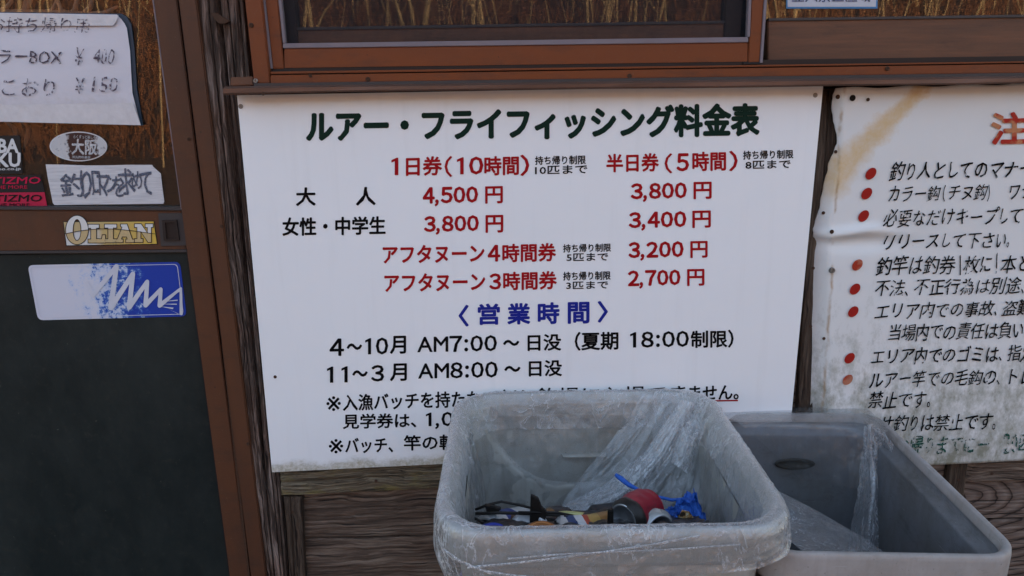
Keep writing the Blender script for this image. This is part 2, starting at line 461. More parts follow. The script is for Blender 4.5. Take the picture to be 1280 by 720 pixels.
def wood_slab(name, c, thick, mat, parent, axis, nx=40, nz=40, amp=.003, seed=0, cracks=(), wob=.003, bow=0):
    """a worn timber: c = bl, br, tr, tl of the front face; relief follows the grain"""
    c = [np.array(tuple(p)) for p in c]
    u, v = np.meshgrid(np.linspace(0, 1, nx), np.linspace(0, 1, nz))
    P = ((1 - u) * (1 - v))[..., None] * c[0] + (u * (1 - v))[..., None] * c[1] + (u * v)[..., None] * c[2] + ((1 - u) * v)[..., None] * c[3]
    gx, gz = P[..., 0], P[..., 2]
    if axis == 2:
        g = fbm(gx * 130 + fbm(gx * 4, gz * 5, seed) * 6, gz * 5, seed, 3) + .6 * fbm(gx * 45, gz * 2.5, seed + 5, 2)
        e = np.minimum(u, 1 - u); wobble = fbm(gz * 9, gz * 0 + seed, 0, 3) * wob * 2
        P[..., 0] += wobble * (1 - np.clip(e * 4, 0, 1)) * np.where(u > .5, 1, -1)
    else:
        g = fbm(gx * 6, gz * 230 + fbm(gx * 5, gz * 4, seed) * 5, seed, 3) + .28 * fbm(gx * 2.5, gz * 50, seed + 5, 2)
        e = np.minimum(v, 1 - v); wobble = fbm(gx * 9, gx * 0 + seed, 0, 3) * wob * 2
        P[..., 2] += wobble * (1 - np.clip(e * 4, 0, 1)) * np.where(v > .5, 1, -1)
    d = g * amp * 2
    for (t0, off0, off1, wid, dep) in cracks:      # cracks running along the grain
        s = v if axis == 2 else u; cr = u if axis == 2 else v
        line = off0 + (off1 - off0) * s + .06 * fbm(s * 6, s * 0 + t0, 0, 3)
        ww = wid * (.6 + vnoise(s * 7, s * 0 + t0 + 3))
        d = d - dep * np.exp(-((cr - line) / ww) ** 2)
    edge = np.minimum(np.minimum(u, 1 - u) * nx / 2.0, np.minimum(v, 1 - v) * nz / 2.0)
    d = d - .004 * np.exp(-edge * 2.2)
    P[..., 1] -= d
    P[..., 1] -= bow * (1 - (2 * u - 1) ** 2)
    vs = P.reshape(-1, 3).tolist()
    fs = [(i + j * nx, i + 1 + j * nx, i + 1 + (j + 1) * nx, i + (j + 1) * nx) for j in range(nz - 1) for i in range(nx - 1)]
    loop = [i for i in range(nx)] + [nx - 1 + j * nx for j in range(1, nz)] + [(nz - 1) * nx + i for i in range(nx - 2, -1, -1)] + [j * nx for j in range(nz - 2, 0, -1)]
    b0 = len(vs)
    for i in loop: p = vs[i]; vs.append([p[0], c[0][1] + thick, p[2]])
    m = len(loop)
    fs += [(loop[i], b0 + i, b0 + (i + 1) % m, loop[(i + 1) % m]) for i in range(m)]
    fs.append(tuple(b0 + i for i in range(m))[::-1])
    return obj(name, vs, fs, mat, parent)

def vquad(tl, tr, bl, br, y, ztop=None, zbot=None):
    """front face of an upright member given by pixel points at depth y, lengthened to ztop and zbot; bl, br, tr, tl"""
    TL, TR, BL, BR = W(*tl, y), W(*tr, y), W(*bl, y), W(*br, y)
    a = (ext(BL, TL, 2, ztop) if ztop is not None else TL); b = (ext(BR, TR, 2, ztop) if ztop is not None else TR)
    c = (ext(TL, BL, 2, zbot) if zbot is not None else BL); d = (ext(TR, BR, 2, zbot) if zbot is not None else BR)
    return [c, d, b, a]

def hquad(tl, tr, bl, br, y, xl=None, xr=None):
    TL, TR, BL, BR = W(*tl, y), W(*tr, y), W(*bl, y), W(*br, y)
    a = ext(TR, TL, 0, xl) if xl is not None else TL; c = ext(BR, BL, 0, xl) if xl is not None else BL
    b = ext(TL, TR, 0, xr) if xr is not None else TR; d = ext(BL, BR, 0, xr) if xr is not None else BR
    return [c, d, b, a]

# boards of the wall (horizontal), lowest first
zs = [.02, .205, .375, .512, .545, .77, 1.0, 1.285]
xs_seg = [(-.52, .885), (.885, 1.9)]
for i in range(len(zs) - 1):
    for j, (xa, xb) in enumerate(xs_seg):
        if i == 3: continue
        m = M['panel2'] if (j == 1 and i in (1, 2)) else M['panel']
        nx_ = 150 if i < 3 else 20
        wood_slab('board', [(xa, random.uniform(-.001, .002), zs[i] + .0015), (xb, 0, zs[i] + .0015), (xb, 0, zs[i + 1] - .0015), (xa, 0, zs[i + 1] - .0015)],
                  .02, m, hut, 0, nx_, 110 if i < 3 else 12, .0016, seed=i * 3 + j)
for xa, xb in xs_seg:
    wood_slab('board', [(xa, 0, .5135), (xb, 0, .5135), (xb, 0, .5435), (xa, 0, .5435)], .02, M['panel'], hut, 0, 40, 8, .001, seed=77)
# dark backing so no daylight shows through the joints
box('back_boarding', -.52, 1.9, .024, .035, 0.0, 1.30, M['dark_brown'], hut, 0)

# main post left of the price sign, split in two by a deep crack
q = vquad((244, 0), (305, 0), (331, 700), (357, 700), -.022, 2.6, 0.0)
wood_slab('post', q, .10, M['post'], hut, 2, 110, 420, .0042, 4,
          cracks=[(1, .40, .50, .035, .020), (2, .72, .60, .014, .008), (3, .2, .3, .010, .007), (4, .86, .9, .012, .006)], wob=.002)
# post between the two signs
q = vquad((1020, 105), (1058, 105), (996, 520), (1030, 520), -.012, 1.28, 0.545)
wood_slab('post', q, .03, M['batten'], hut, 2, 40, 120, .003, 9, cracks=[(5, .5, .45, .03, .004)])
# rail under the signs
q = hquad((349, 589), (545, 578), (351, 621), (545, 612), -.024, None, .885)
wood_slab('rail', q, .045, M['rail'], hut, 0, 260, 34, .004, 12, cracks=[(7, .55, .5, .07, .004), (8, .8, .7, .04, .003)], wob=.0015)
zr0, zr1 = q[0].z, q[3].z
q2 = [W(1207, 604, -.012), None, None, W(1207, 583, -.012)]
q2 = [Vector((q2[0].x, -.012, q2[0].z)), Vector((1.9, -.012, q2[0].z)), Vector((1.9, -.012, q2[3].z + .02)), Vector((q2[0].x, -.012, q2[3].z + .02))]
wood_slab('rail', q2, .03, M['panel'], hut, 0, 60, 20, .003, 15)
# short battens
q = vquad((354, 622), (377, 622), (361, 715), (381, 715), -.016, None, 0.0)
wood_slab('batten', q, .034, M['batten'], hut, 2, 30, 200, .004, 17, cracks=[(9, .3, .4, .04, .004)])
q = vquad((1188, 575), (1211, 575), (1178, 645), (1201, 645), -.014, .62, 0.0)
wood_slab('batten', q, .034, M['batten'], hut, 2, 30, 200, .004, 19)

# upper wall, far walls and roof of the hut: they keep the front in shade as in the photograph
HX0, HX1 = -3.2, 4.2
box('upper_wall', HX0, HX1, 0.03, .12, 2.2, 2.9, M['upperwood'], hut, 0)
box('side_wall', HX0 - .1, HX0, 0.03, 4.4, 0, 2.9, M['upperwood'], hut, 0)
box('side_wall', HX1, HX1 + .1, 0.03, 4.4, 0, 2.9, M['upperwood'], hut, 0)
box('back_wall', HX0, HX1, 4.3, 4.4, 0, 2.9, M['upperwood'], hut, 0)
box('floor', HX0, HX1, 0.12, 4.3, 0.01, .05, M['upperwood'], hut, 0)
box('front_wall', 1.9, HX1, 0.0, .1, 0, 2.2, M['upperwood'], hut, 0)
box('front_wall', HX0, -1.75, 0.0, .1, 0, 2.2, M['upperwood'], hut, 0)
obj('roof', [(HX0 - .3, -.35, 2.82), (HX1 + .3, -.35, 2.82), (HX1 + .3, 2.2, 3.7), (HX0 - .3, 2.2, 3.7), (HX0 - .3, 4.8, 2.82), (HX1 + .3, 4.8, 2.82),
             (HX0 - .3, -.35, 2.92), (HX1 + .3, -.35, 2.92), (HX1 + .3, 2.2, 3.8), (HX0 - .3, 2.2, 3.8), (HX0 - .3, 4.8, 2.92), (HX1 + .3, 4.8, 2.92)],
    [(0, 1, 2, 3), (3, 2, 5, 4), (6, 9, 8, 7), (9, 10, 11, 8), (0, 6, 7, 1), (4, 5, 11, 10), (0, 3, 9, 6), (3, 4, 10, 9), (1, 7, 8, 2), (2, 8, 11, 5)], M['greytrack'], hut)

# rusty spike on the post
pts = [(262, 15.5), (271, 16.5), (280, 22), (288, 26), (281, 30), (273, 29.5), (267, 22.5)]
v = [W(a, b, -.036) for a, b in pts]; v2 = [Vector((p.x, -.026, p.z)) for p in v]
k = len(v)
obj('rusty_spike', v + v2, [tuple(range(k))[::-1], tuple(range(k, 2 * k))] + [(i, (i + 1) % k, (i + 1) % k + k, i + k) for i in range(k)], M['rust'], hut, bevel=.001)

# ---- generic screw head
def screw_mesh(name, r, mat, h=.0018):
    ns = 14; v = []; f = []
    for (rr, yy) in ((r, 0), (r, -h * .5), (r * .8, -h)):
        v += [(rr * math.cos(2 * math.pi * i / ns), yy, rr * math.sin(2 * math.pi * i / ns)) for i in range(ns)]
    for a in range(2):
        f += [(a * ns + i, a * ns + (i + 1) % ns, (a + 1) * ns + (i + 1) % ns, (a + 1) * ns + i) for i in range(ns)]
    # cross recess: inner star pushed in
    b = len(v); v += [(r * .8 * (.55 if i % 2 else .16) * math.cos(2 * math.pi * i / 8), -h * .35 if i % 2 else -h, r * .8 * (.55 if i % 2 else .16) * math.sin(2 * math.pi * i / 8)) for i in range(8)]
    v.append((0, -h * .3, 0)); c = len(v) - 1
    for i in range(ns):
        f.append((2 * ns + i, 2 * ns + (i + 1) % ns, b + int(((i + 1) % ns) * 8 / ns) % 8, b + int(i * 8 / ns) % 8) if int(((i + 1) % ns) * 8 / ns) % 8 != int(i * 8 / ns) % 8
                 else (2 * ns + i, 2 * ns + (i + 1) % ns, b + int(i * 8 / ns) % 8))
    f += [(b + i, b + (i + 1) % 8, c) for i in range(8)]
    me = bpy.data.meshes.new(name); me.from_pydata(v, [], f); me.materials.append(mat)
    return me
SCREW = screw_mesh('screw', .0042, M['steel'])
RUSTY = screw_mesh('rusty_screw', .0040, M['rust'])
BIGN = screw_mesh('bolt', .0058, M['steel'], .006)
NAILH = screw_mesh('nail', .0032, M['rust'], .0012)
def screw(px, py, y, parent, me=None, name='screw'):
    o = bpy.data.objects.new(name, me or SCREW); COL.objects.link(o)
    o.location = W(px, py, y); o.rotation_euler = (0, random.uniform(0, 3), 0); attach(o, parent); return o

# ---- sliding door
D = tag(empty('sliding_door', (0, 0, 0)), None); attach(D, hut); D['label'] = 'sliding door with a pane above and a dark green panel below'
XL = -1.75
q = vquad((192, 0), (221, 0), (287, 720), (311, 720), -.020, 2.2, 0.03)
slab('stile', q, .03, M['brown_alu'], D)
def left_of(py_top_r, py_bot_r, xr_top, xr_bot, y, dl_top=0, dl_bot=0):
    """horizontal member running left from the stile"""
    return hquad((0, py_top_r + dl_top), (xr_top, py_top_r), (0, py_bot_r + dl_bot), (xr_bot, py_bot_r), y, XL, None)
slab('mid_rail', left_of(263.5, 312, 227, 233.5, -.010, -1, 2), .022, M['brown_alu'], D)
slab('rail_lip', left_of(259.5, 263.3, 226.5, 227, -.014, -1, -1), .02, M['greytrack'], D, .0008)
slab('rail_lip', left_of(312, 315.5, 233.5, 234, -.0125, 2, 2), .02, M['greytrack'], D, .0008)
g0 = W(228, 262, .004); g1 = W(190, 0, .004)
box('glass_pane', XL, g0.x + .004, .003, .007, g0.z, 2.2, M['glass'], D, 0)
g2 = W(234, 314, -.003)
qq = [Vector((XL, -.003, .04)), W(290, 735, -.003), W(233, 314, -.003), Vector((XL, -.003, g2.z))]
qq[1] = ext(qq[2], qq[1], 2, .04)
slab('lower_panel', qq, .012, M['doorpanel'], D, .0005)
# seal lines between glass / panel and stile
slab('edge_seal', vquad((190.2, 0), (192.2, 0), (226, 262), (228, 262), -.016, 2.2, None), .012, M['bead'], D, .0004)
slab('edge_seal', vquad((232.6, 312), (234.2, 312), (286, 720), (287.5, 720), -.015, None, .03), .012, M['black'], D, .0004)
# finger catch in the mid rail
pslab('catch_plate', [(201, 308), (234, 307), (230, 266), (197.5, 267)], -.0125, .006, M['greytrack'], D, .0008)
def frame_rect(name, px_out, px_in, y, depth, mat, parent):
    o = [W(a, b, y) for a, b in px_out]; i = [W(a, b, y) for a, b in px_in]
    ib = [Vector((p.x, y + depth, p.z)) for p in i]; ob = [Vector((p.x, y + .004, p.z)) for p in o]
    v = o + i + ib + ob
    f = [(k, (k + 1) % 4, (k + 1) % 4 + 4, k + 4) for k in range(4)] + [(k + 4, (k + 1) % 4 + 4, (k + 1) % 4 + 8, k + 8) for k in range(4)] + [(8, 9, 10, 11)] + [(k + 12, (k + 1) % 4 + 12, (k + 1) % 4, k) for k in range(4)]
    return obj(name, v, f, mat, parent)
frame_rect('finger_catch', [(204.5, 301), (224, 300.5), (220.5, 275), (202.5, 275.5)], [(208, 299), (221.5, 298.5), (218.5, 278), (206, 278.5)], -.0165, .0035, M['dark_brown'], D)
# fixed jamb beside the door and the dark joint
JF = tag(empty('door_frame', (0, 0, 0))); attach(JF, hut)
slab('jamb', vquad((223, 0), (245.5, 0), (313.5, 720), (333, 720), -.030, 2.25, 0.0), .05, M['brown_alu'], JF, .002)
slab('joint', vquad((220, 0), (224, 0), (310, 720), (314.5, 720), -.012, 2.25, 0.0), .03, M['black'], JF, 0)
slab('weather_strip', vquad((277, 430), (280, 430), (308.5, 712), (311.5, 712), -.024, None, 0.0), .01, M['rust'], JF, .0005)
screw(310, 555, -.031, JF, NAILH); screw(277, 283, -.031, JF, NAILH); screw(236, 174, -.0212, D, NAILH)

# ---- window
WF = tag(empty('window_frame', (0, 0, 0))); attach(WF, hut)
XR = 1.9
slab('jamb', vquad((306, 0), (327, 0), (317.5, 104), (337.5, 104), -.060, 2.2, None), .08, M['brown_sash'], WF, .0015)
slab('sill_end', [W(288, 107.5, -.052), W(317, 106.5, -.052), W(316, 95.5, -.052), W(288, 96.5, -.052)], .07, M['brown_dull'], WF)
# drip strip
q = hquad((279, 110), (1280, 97), (279, 118.5), (1280, 103.5), -.078, None, XR)
nseg = 40
v = []
for i in range(nseg + 1):
    t = i / nseg
    b = q[0].lerp(q[1], t); a = q[3].lerp(q[2], t)
    dz = .0012 * math.sin(t * 9) + float(fbm(np.array([t * 20.]), np.array([0.]), 2)[0]) * .002
    v += [Vector((b.x, b.y + .003, b.z + dz)), Vector((b.x, b.y, b.z + dz + .003)), Vector((a.x, a.y - .001 + abs(dz), a.z - .001)), Vector((a.x, a.y + .010, a.z + .003)), Vector((a.x, -.02, a.z + .004)), Vector((b.x, -.02, b.z + .004 + dz))]
f = [(i * 6 + k, (i + 1) * 6 + k, (i + 1) * 6 + (k + 1) % 6, i * 6 + (k + 1) % 6) for i in range(nseg) for k in range(6)] + [tuple(range(6)), tuple(nseg * 6 + k for k in range(6))[::-1]]
obj('drip_strip', v, f, M['galv'], WF)
slab('lower_track', hquad((317, 104), (1280, 91), (317, 110), (1280, 97.5), -.066, None, XR), .07, M['greytrack'], WF, .0005)
slab('sill', hquad((338, 94), (1280, 80), (338, 104.3), (1280, 91.2), -.062, None, XR), .085, M['brown_sash'], WF, .001)
slab('outer_track', hquad((338, 89.5), (1280, 76.5), (338, 92.5), (1280, 78.5), -.056, None, XR), .075, M['brown_sash'], WF, .0005)
slab('track_groove', hquad((338, 84), (1280, 70), (338, 95), (1280, 81), -.046, None, XR), .06, M['dark_brown'], WF, 0)
for a, b in ((460, 99), (787, 95), (1109, 85.7)): screw(a, b, -.0625, WF, RUSTY)
screw(319.5, 101, -.0605, WF); screw(314, 31.5, -.0605, WF, RUSTY, 'screw')
screw(388, 94.5, -.0625, WF, NAILH); screw(329, 117, -.079, WF, NAILH)
slab('head', [(-.5, -.06, 2.17), (XR, -.06, 2.17), (XR, -.06, 2.22), (-.5, -.06, 2.22)], .08, M['brown_sash'], WF)

# insect screen sash
SS = tag(empty('screen_sash', (0, 0, 0))); attach(SS, hut); SS['label'] = 'orange brown sash holding the grey insect mesh'
ZT = 2.17
slab('stile', vquad((331.5, 0), (347.5, 0), (341, 86), (355, 86), -.048, ZT, None), .018, M['brown_sash'], SS)
slab('stile', vquad((939.5, 0), (955, 0), (935, 78), (949.5, 78), -.048, ZT, None), .018, M['brown_sash'], SS)
slab('edge_strip', vquad((327, 0), (331.3, 0), (338, 86), (340.8, 86), -.050, ZT, None), .02, M['bead'], SS, .0006)
slab('edge_strip', vquad((955.4, 0), (959, 0), (950, 78.5), (953.5, 78.5), -.050, ZT, None), .02, M['bead'], SS, .0006)
slab('bottom_rail', [W(355.2, 86, -.047), W(934.8, 78, -.047), W(935, 53, -.047), W(355, 60.5, -.047)], .018, M['brown_sash'], SS)
slab('bead', [W(353.5, 60.3, -.049), W(935.5, 52.8, -.049), W(935.5, 46.2, -.049), W(353.5, 54.2, -.049)], .012, M['bead'], SS, .0008)
slab('bead', vquad((347.8, 0), (351.8, 0), (353.4, 54), (357, 54), -.049, ZT, None), .012, M['bead'], SS, .0008)
slab('bead', vquad((936, 0), (939.3, 0), (934, 46), (937.5, 46), -.049, ZT, None), .012, M['bead'], SS, .0008)
a, b = W(356, 57, -.041), W(936, 49, -.041)
obj('insect_mesh', [a, b, Vector((b.x + .01, -.041, ZT)), Vector((a.x - .01, -.041, ZT))], [(0, 1, 2, 3)], M['mesh'], SS)
pslab('glide', [(339, 91), (364, 90.5), (364, 87.2), (339, 87.7)], -.050, .012, M['black'], SS, .0004)
pslab('glide', [(929, 80.5), (950, 80.2), (950, 77.6), (929, 78)], -.050, .012, M['black'], SS, .0004)

# inner sliding sashes
def sash(label, x0px, x1px, rail_top_l, rail_top_r, rail_bot_l, rail_bot_r, y, xr=None, st=True):
    s = empty('glass_sash', (0, 0, 0)); attach(s, hut); s['label'] = label
    q = hquad((x0px, rail_top_l), (x1px, rail_top_r), (x0px, rail_bot_l), (x1px, rail_bot_r), y, None, xr)
    slab('bottom_rail', q, .022, M['brown_dull'], s)
    q3 = [q[3] + Vector((0, -.003, -.0012)), q[2] + Vector((0, -.003, -.0012)), q[2] + Vector((0, -.003, .0035)), q[3] + Vector((0, -.003, .0035))]
    slab('glazing_bead', q3, .01, M['greytrack'], s, .0006)
    slab('glass_pane', [q[3] + Vector((0, .010, .001)), q[2] + Vector((0, .010, .001)), Vector((q[2].x, y + .01, 2.15)), Vector((q[3].x, y + .01, 2.15))], .004, M['glass'], s, 0)
    return s, q
s1, q = sash('left glass sash behind the insect mesh', 372, 905, 37, 28.5, 60, 52, -.022)
for xx, sg in ((q[3].x, -1), (q[2].x, 1)):
    box('stile', min(xx, xx + sg * .03), max(xx, xx + sg * .03), -.026, 0, q[0].z, 2.15, M['dark_brown'], s1)
s2, q = sash('right glass sash with the broad dull bottom rail', 960, 1280, 25.5, 21.0, 79, 72.5, -.030, XR)

# blue edged slip stuck in the right pane
def sticker_root(name, px, py, y, label, cat, group=None):
    e = empty(name, W(px, py, y)); tag(e, label, cat, group); return e

# ------------------------------------------------------------------ lettering
_tc = {}
def glyphs(s, offset=0.0, spacing=1.0, res=2):
    """outline of a text as flat faces"""
    key = (s, offset, spacing, res)
    if key in _tc: return _tc[key]
    cu = bpy.data.curves.new('t', 'FONT'); cu.body = s; cu.resolution_u = res; cu.space_character = spacing
    o = bpy.data.objects.new('t', cu); COL.objects.link(o)
    dg = bpy.context.evaluated_depsgraph_get(); dg.update()
    me = o.evaluated_get(dg).to_mesh()
    v = np.array([tuple(x.co)[:2] for x in me.vertices]); f = [tuple(p.vertices) for p in me.polygons]
    o.evaluated_get(dg).to_mesh_clear()
    bpy.data.objects.remove(o); bpy.data.curves.remove(cu)
    _tc[key] = (v, f); return v, f

def thicken(px, py, f, r):
    """copies stepped round a small circle give the stroke its weight and round its ends; returns px, py, depth step, faces"""
    m = len(px)
    if r <= 0: return px, py, np.zeros(m), list(f)
    X_, Y_, D_, F_ = [px], [py], [np.zeros(m)], list(f)
    for k in range(8):
        a = k * math.pi / 4; o = m * (k + 1)
        X_.append(px + math.cos(a) * r); Y_.append(py + math.sin(a) * r); D_.append(np.full(m, (k + 1) * .00002)); F_ += [tuple(i + o for i in q) for q in f]
    return np.concatenate(X_), np.concatenate(Y_), np.concatenate(D_), F_

def quad_map(v, q):
    """unit square coordinates to a quad of pixels: q = x0, x1, top0, bot0, top1, bot1"""
    x0, x1, t0, b0, t1, b1 = q
    u, s = v[:, 0], v[:, 1]
    px = x0 + (x1 - x0) * u
    return px, (b0 + (b1 - b0) * u) * (1 - s) + (t0 + (t1 - t0) * u) * s

def letter(name, s, q, y, mat, parent, offset=.012, shear=0.0, wob=0.0, spacing=1.0, surf=None, wscale=6, label=None):
    v, f = glyphs(s, 0, spacing)
    mn, mx = v.min(0), v.max(0)
    v = (v - mn) / (mx - mn)
    hgt = abs(q[3] - q[2]); wid = q[1] - q[0]
    if shear: v = v.copy(); v[:, 0] += (v[:, 1] - .5) * shear * hgt / wid
    px, py = quad_map(v, q)
    if wob:
        sd = (hash(s) % 97) * 1.7 if False else len(s) * 3.7 + q[0] * .13
        a, b = px.copy(), py.copy()
        px = a + fbm(a / wscale, b / wscale, sd, 2) * wob * 2; py = b + fbm(a / wscale + 40, b / wscale, sd, 2) * wob * 2
    px, py, dp, f = thicken(px, py, f, offset * (hgt if hgt > 9 or len(s) > 1 and '〜' not in s else 20))
    pts = [W(a, b, y) for a, b in zip(px, py)]
    if surf: pts = [surf(p) for p in pts]
    for p, d in zip(pts, dp): p.y -= d
    return obj(name, pts, f, mat, parent, label=label)

def ink(name, col, wear=0.0, ws=60, rough=.45, seed=0, col2=None):
    n = NT(name)
    c = col if not col2 else n.mix(n.ramp(n.noise(n.mapping((30, 30, 30), (seed, 0, 0)), 1, 3), [(.46, 0), (.54, 1)]), col, col2)
    sh = n.pbr(c, rough, spec=.1)
    if wear:
        tr = n.n('BsdfTransparent'); mx = n.n('MixShader')
        n.put(mx.inputs[0], n.ramp(n.noise(n.mapping((ws, ws, ws), (seed, 0, 0)), 1, 6, .7), [(.5 + wear * .25 - .22, 1), (.5 + .25 - wear * .22, 0)][::1]))
        n.put(mx.inputs[1], tr.outputs[0]); n.put(mx.inputs[2], sh)
        sh = mx.outputs[0]
    return n.done(sh)

# ------------------------------------------------------------------ price sign
YS = -.036
ps = tag(empty('price_sign', W(660, 590, YS)), 'big white fishing price board with green title and red prices', 'sign')
n = NT('white_sign_panel', W(660, 590, YS))
z = n.xyz()[2]
x = n.xyz()[0]
_o, _a, _b = W(660, 590, YS), W(340, 590.3, YS), W(985.5, 559, YS)
_s = (_b.z - _a.z) / (_b.x - _a.x)
edge = n.math('SUBTRACT', n.math('SUBTRACT', z, n.math('MULTIPLY', x, _s)), (_a.z - _o.z) - _s * (_a.x - _o.x))
edge = n.math('SUBTRACT', edge, n.math('MULTIPLY', n.math('SUBTRACT', n.noise(n.mapping((16, 16, 30)), 1, 6, .7), .30), .048))
c = n.mix(n.noise(n.mapping((3, 3, 3)), 1, 4), (.81, .805, .81), (.84, .83, .845))
c = n.mix(n.ramp(n.noise(n.tc, 240, 2, .4), [(.80, 0), (.84, .5)]), c, (.35, .33, .30))
c = n.mix(n.ramp(n.noise(n.mapping((40, 1, 2.5)), 1, 5), [(.55, 0), (.8, .10)]), c, (.45, .42, .38))
mfac = n.ramp(edge, [(0, .85), (.006, .35), (.014, .0)])
spk = n.ramp(n.noise(n.tc, 140, 4, .7), [(.30, 1), (.62, .45)])
c = n.mix(n.math('MULTIPLY', mfac, spk), c, n.mix(n.noise(n.tc, 60, 4), (.34, .27, .12), (.19, .17, .08)))
M['white'] = n.done(n.pbr(c, .42, 0, n.bump(n.noise(n.tc, 9, 3), .05, .004)))
x_tl, x_tr, x_bl, x_br = 296, 1029, 340, 985.5
P4 = [W(340, 590.3, YS), W(985.5, 559, YS), W(1029, 107.5, YS), W(296.2, 119, YS)]
P4[2] = ext(P4[1], P4[2], 2, W(1029, 106, YS).z); 
nxp, nyp = 24, 10
v, f = [], []
for j in range(nyp + 1):
    for i in range(nxp + 1):
        a, b = i / nxp, j / nyp
        p = P4[0].lerp(P4[1], a).lerp(P4[3].lerp(P4[2], a), b)
        v.append(p)
m = len(v)
v += [Vector((p.x, p.y + .003, p.z)) for p in v]
row = nxp + 1
for j in range(nyp):
    for i in range(nxp):
        k = j * row + i
        f.append((k, k + 1, k + 1 + row, k + row)); f.append((k + m, k + m + row, k + m + row + 1, k + m + 1))
for i in range(nxp):
    f.append((i, i + m, i + 1 + m, i + 1)); k = nyp * row + i; f.append((k, k + 1, k + 1 + m, k + m))
for j in range(nyp):
    k = j * row; f.append((k, k + row, k + row + m, k + m)); k = j * row + nxp; f.append((k, k + m, k + row + m, k + row))
obj('panel', v, f, M['white'], ps)
for a, b in ((301, 133), (1019, 119)): screw(a, b, YS, ps)
screw(344, 471, YS, ps, NAILH); 
G = ink('dark_green_paint', (.003, .022, .015)); R_ = ink('red_paint', (.36, .006, .010)); K = ink('black_paint', (.002, .002, .003)); B = ink('blue_paint', (.012, .022, .24))
YL = YS - .0007
def L(s, x0, x1, t0, b0, t1=None, b1=None, m=K, off=.012, sp=1.0):
    off = off * 1.2 + .012
    t1 = t0 - (x1 - x0) * .020 if t1 is None else t1; b1 = b0 - (x1 - x0) * .020 if b1 is None else b1
    letter('lettering', s, (x0, x1, t0, b0, t1, b1), YL, m, ps, off, spacing=sp)
FW = {c: chr(ord(c) + 0xFEE0) for c in '0123456789,:'}
FW[':'] = ':'
def N_(s, x0, x1, t0, b0, t1=None, b1=None, m=R_, off=.040):
    """numerals set one by one"""
    t1 = t0 - (x1 - x0) * .020 if t1 is None else t1; b1 = b0 - (x1 - x0) * .020 if b1 is None else b1
    wt = {',': .42, ':': .5}
    tot = sum(wt.get(c, 1) for c in s); pos = x0; V, Fc = [], []
    for c in s:
        wpx = (x1 - x0) * wt.get(c, 1) / tot
        vv, ff = glyphs(FW[c]) if c != '1' else (np.array([(.42, 0), (.80, 0), (.80, 1), (.62, 1), (.05, .87), (.05, .74), (.42, .81)]), [(0, 1, 2, 3, 6), (3, 4, 5, 6)])
        mn, mx = vv.min(0), vv.max(0); u = (vv - mn) / (mx - mn)
        H_ = b0 - t0; ft = 0.0; fb = 1.0 - (.16 if ',' in s else 0)
        if c == ',': ft, fb = .68, 1.0
        if c == ':': ft, fb = .22, .98
        gw = {',': .52, ':': .42, '1': .42}.get(c, .84) * wpx
        off_ = {',': .22, ':': .5, '1': .48}.get(c, .5) * wpx - gw / 2
        if c == ',': off_ = .05 * wpx
        px = pos + off_ + u[:, 0] * gw
        a = (px - x0) / (x1 - x0)
        top = t0 + (t1 - t0) * a; bot = b0 + (b1 - b0) * a
        py = top + (bot - top) * (ft + (fb - ft) * (1 - u[:, 1]))
        o = len(V)
        px, py, dp, ff = thicken(px, py, ff, off * (b0 - t0) if c != '1' else .12)
        for p, q_, d in zip(px, py, dp):
            w_ = W(p, q_, YL); w_.y -= d; V.append(w_)
        Fc += [tuple(i + o for i in q_) for q_ in ff]
        pos += wpx
    obj('lettering', V, Fc, m, ps)
L('ルアー・フライフィッシング料金表', 384, 948, 139, 177, 130, 168.5, G, .028)
N_('1', 484, 504, 197.5, 219); L('日券', 508, 552, 196.5, 219.5, None, None, R_, .014)
L('（', 556, 565, 195.5, 221, None, None, R_, .002)
N_('10', 566, 605, 197, 218)
L('時間', 606, 648, 196, 219, None, None, R_, .014)
L('）', 651, 661, 194, 219.5, None, None, R_, .010)
L('持ち帰り制限', 669, 732, 195.5, 206, 194.2, 205, K, .010)
L('10匹まで', 669, 734, 207.8, 218, 206, 216.5, K, .010)
L('半日券', 758.5, 823, 193, 215, None, None, R_, .014)
L('（', 831, 840, 192, 216.5, None, None, R_, .002)
N_('5', 845, 862, 192.5, 213.5)
L('時間', 866, 907, 190.5, 213.5, None, None, R_, .014)
L('）', 912, 921.5, 189, 213.5, None, None, R_, .010)
L('持ち帰り制限', 929, 991.5, 188.8, 199.4, 187.2, 197.8, K, .010)
L('8匹まで', 932, 988, 201.3, 211.3, 199.8, 209.8, K, .010)
L('大', 370.5, 394, 235, 257, m=K, off=.014); L('人', 445.5, 469, 234.5, 256.5, m=K, off=.014)
N_('4,500', 528, 598, 235, 257.5, 233.5, 256, R_); L('円', 607, 628, 233.5, 254, m=R_, off=.014)
N_('3,800', 788, 859, 230, 252, 228.5, 250.5, R_); L('円', 867.5, 889, 228, 248.5, m=R_, off=.014)
L('女性・中学生', 353.5, 481.5, 272.5, 294.5, 270.5, 292.5, K, .014)
N_('3,800', 529.5, 599, 271, 293, 269.5, 291.5, R_); L('円', 607.5, 628.5, 269.5, 290.5, m=R_, off=.014)
N_('3,400', 785.5, 858.5, 266, 288, 264.5, 286.5, R_); L('円', 866, 888, 264, 284.5, m=R_, off=.014)
L('アフタヌーン', 479, 605, 307.5, 329, 305.5, 327, R_, .016); N_('4', 609, 626, 307, 326.5); L('時間券', 628.5, 694.5, 305.5, 327.5, 304, 326, R_, .014)
L('持ち帰り制限', 704, 763.5, 305.5, 315.5, 304.3, 314.3, K, .010); L('5匹まで', 708.5, 760, 317, 326.5, 316, 325.5, K, .010)
N_('3,200', 785, 855, 303.5, 325.5, 302, 324, R_); L('円', 863.5, 884, 302, 322, m=R_, off=.014)
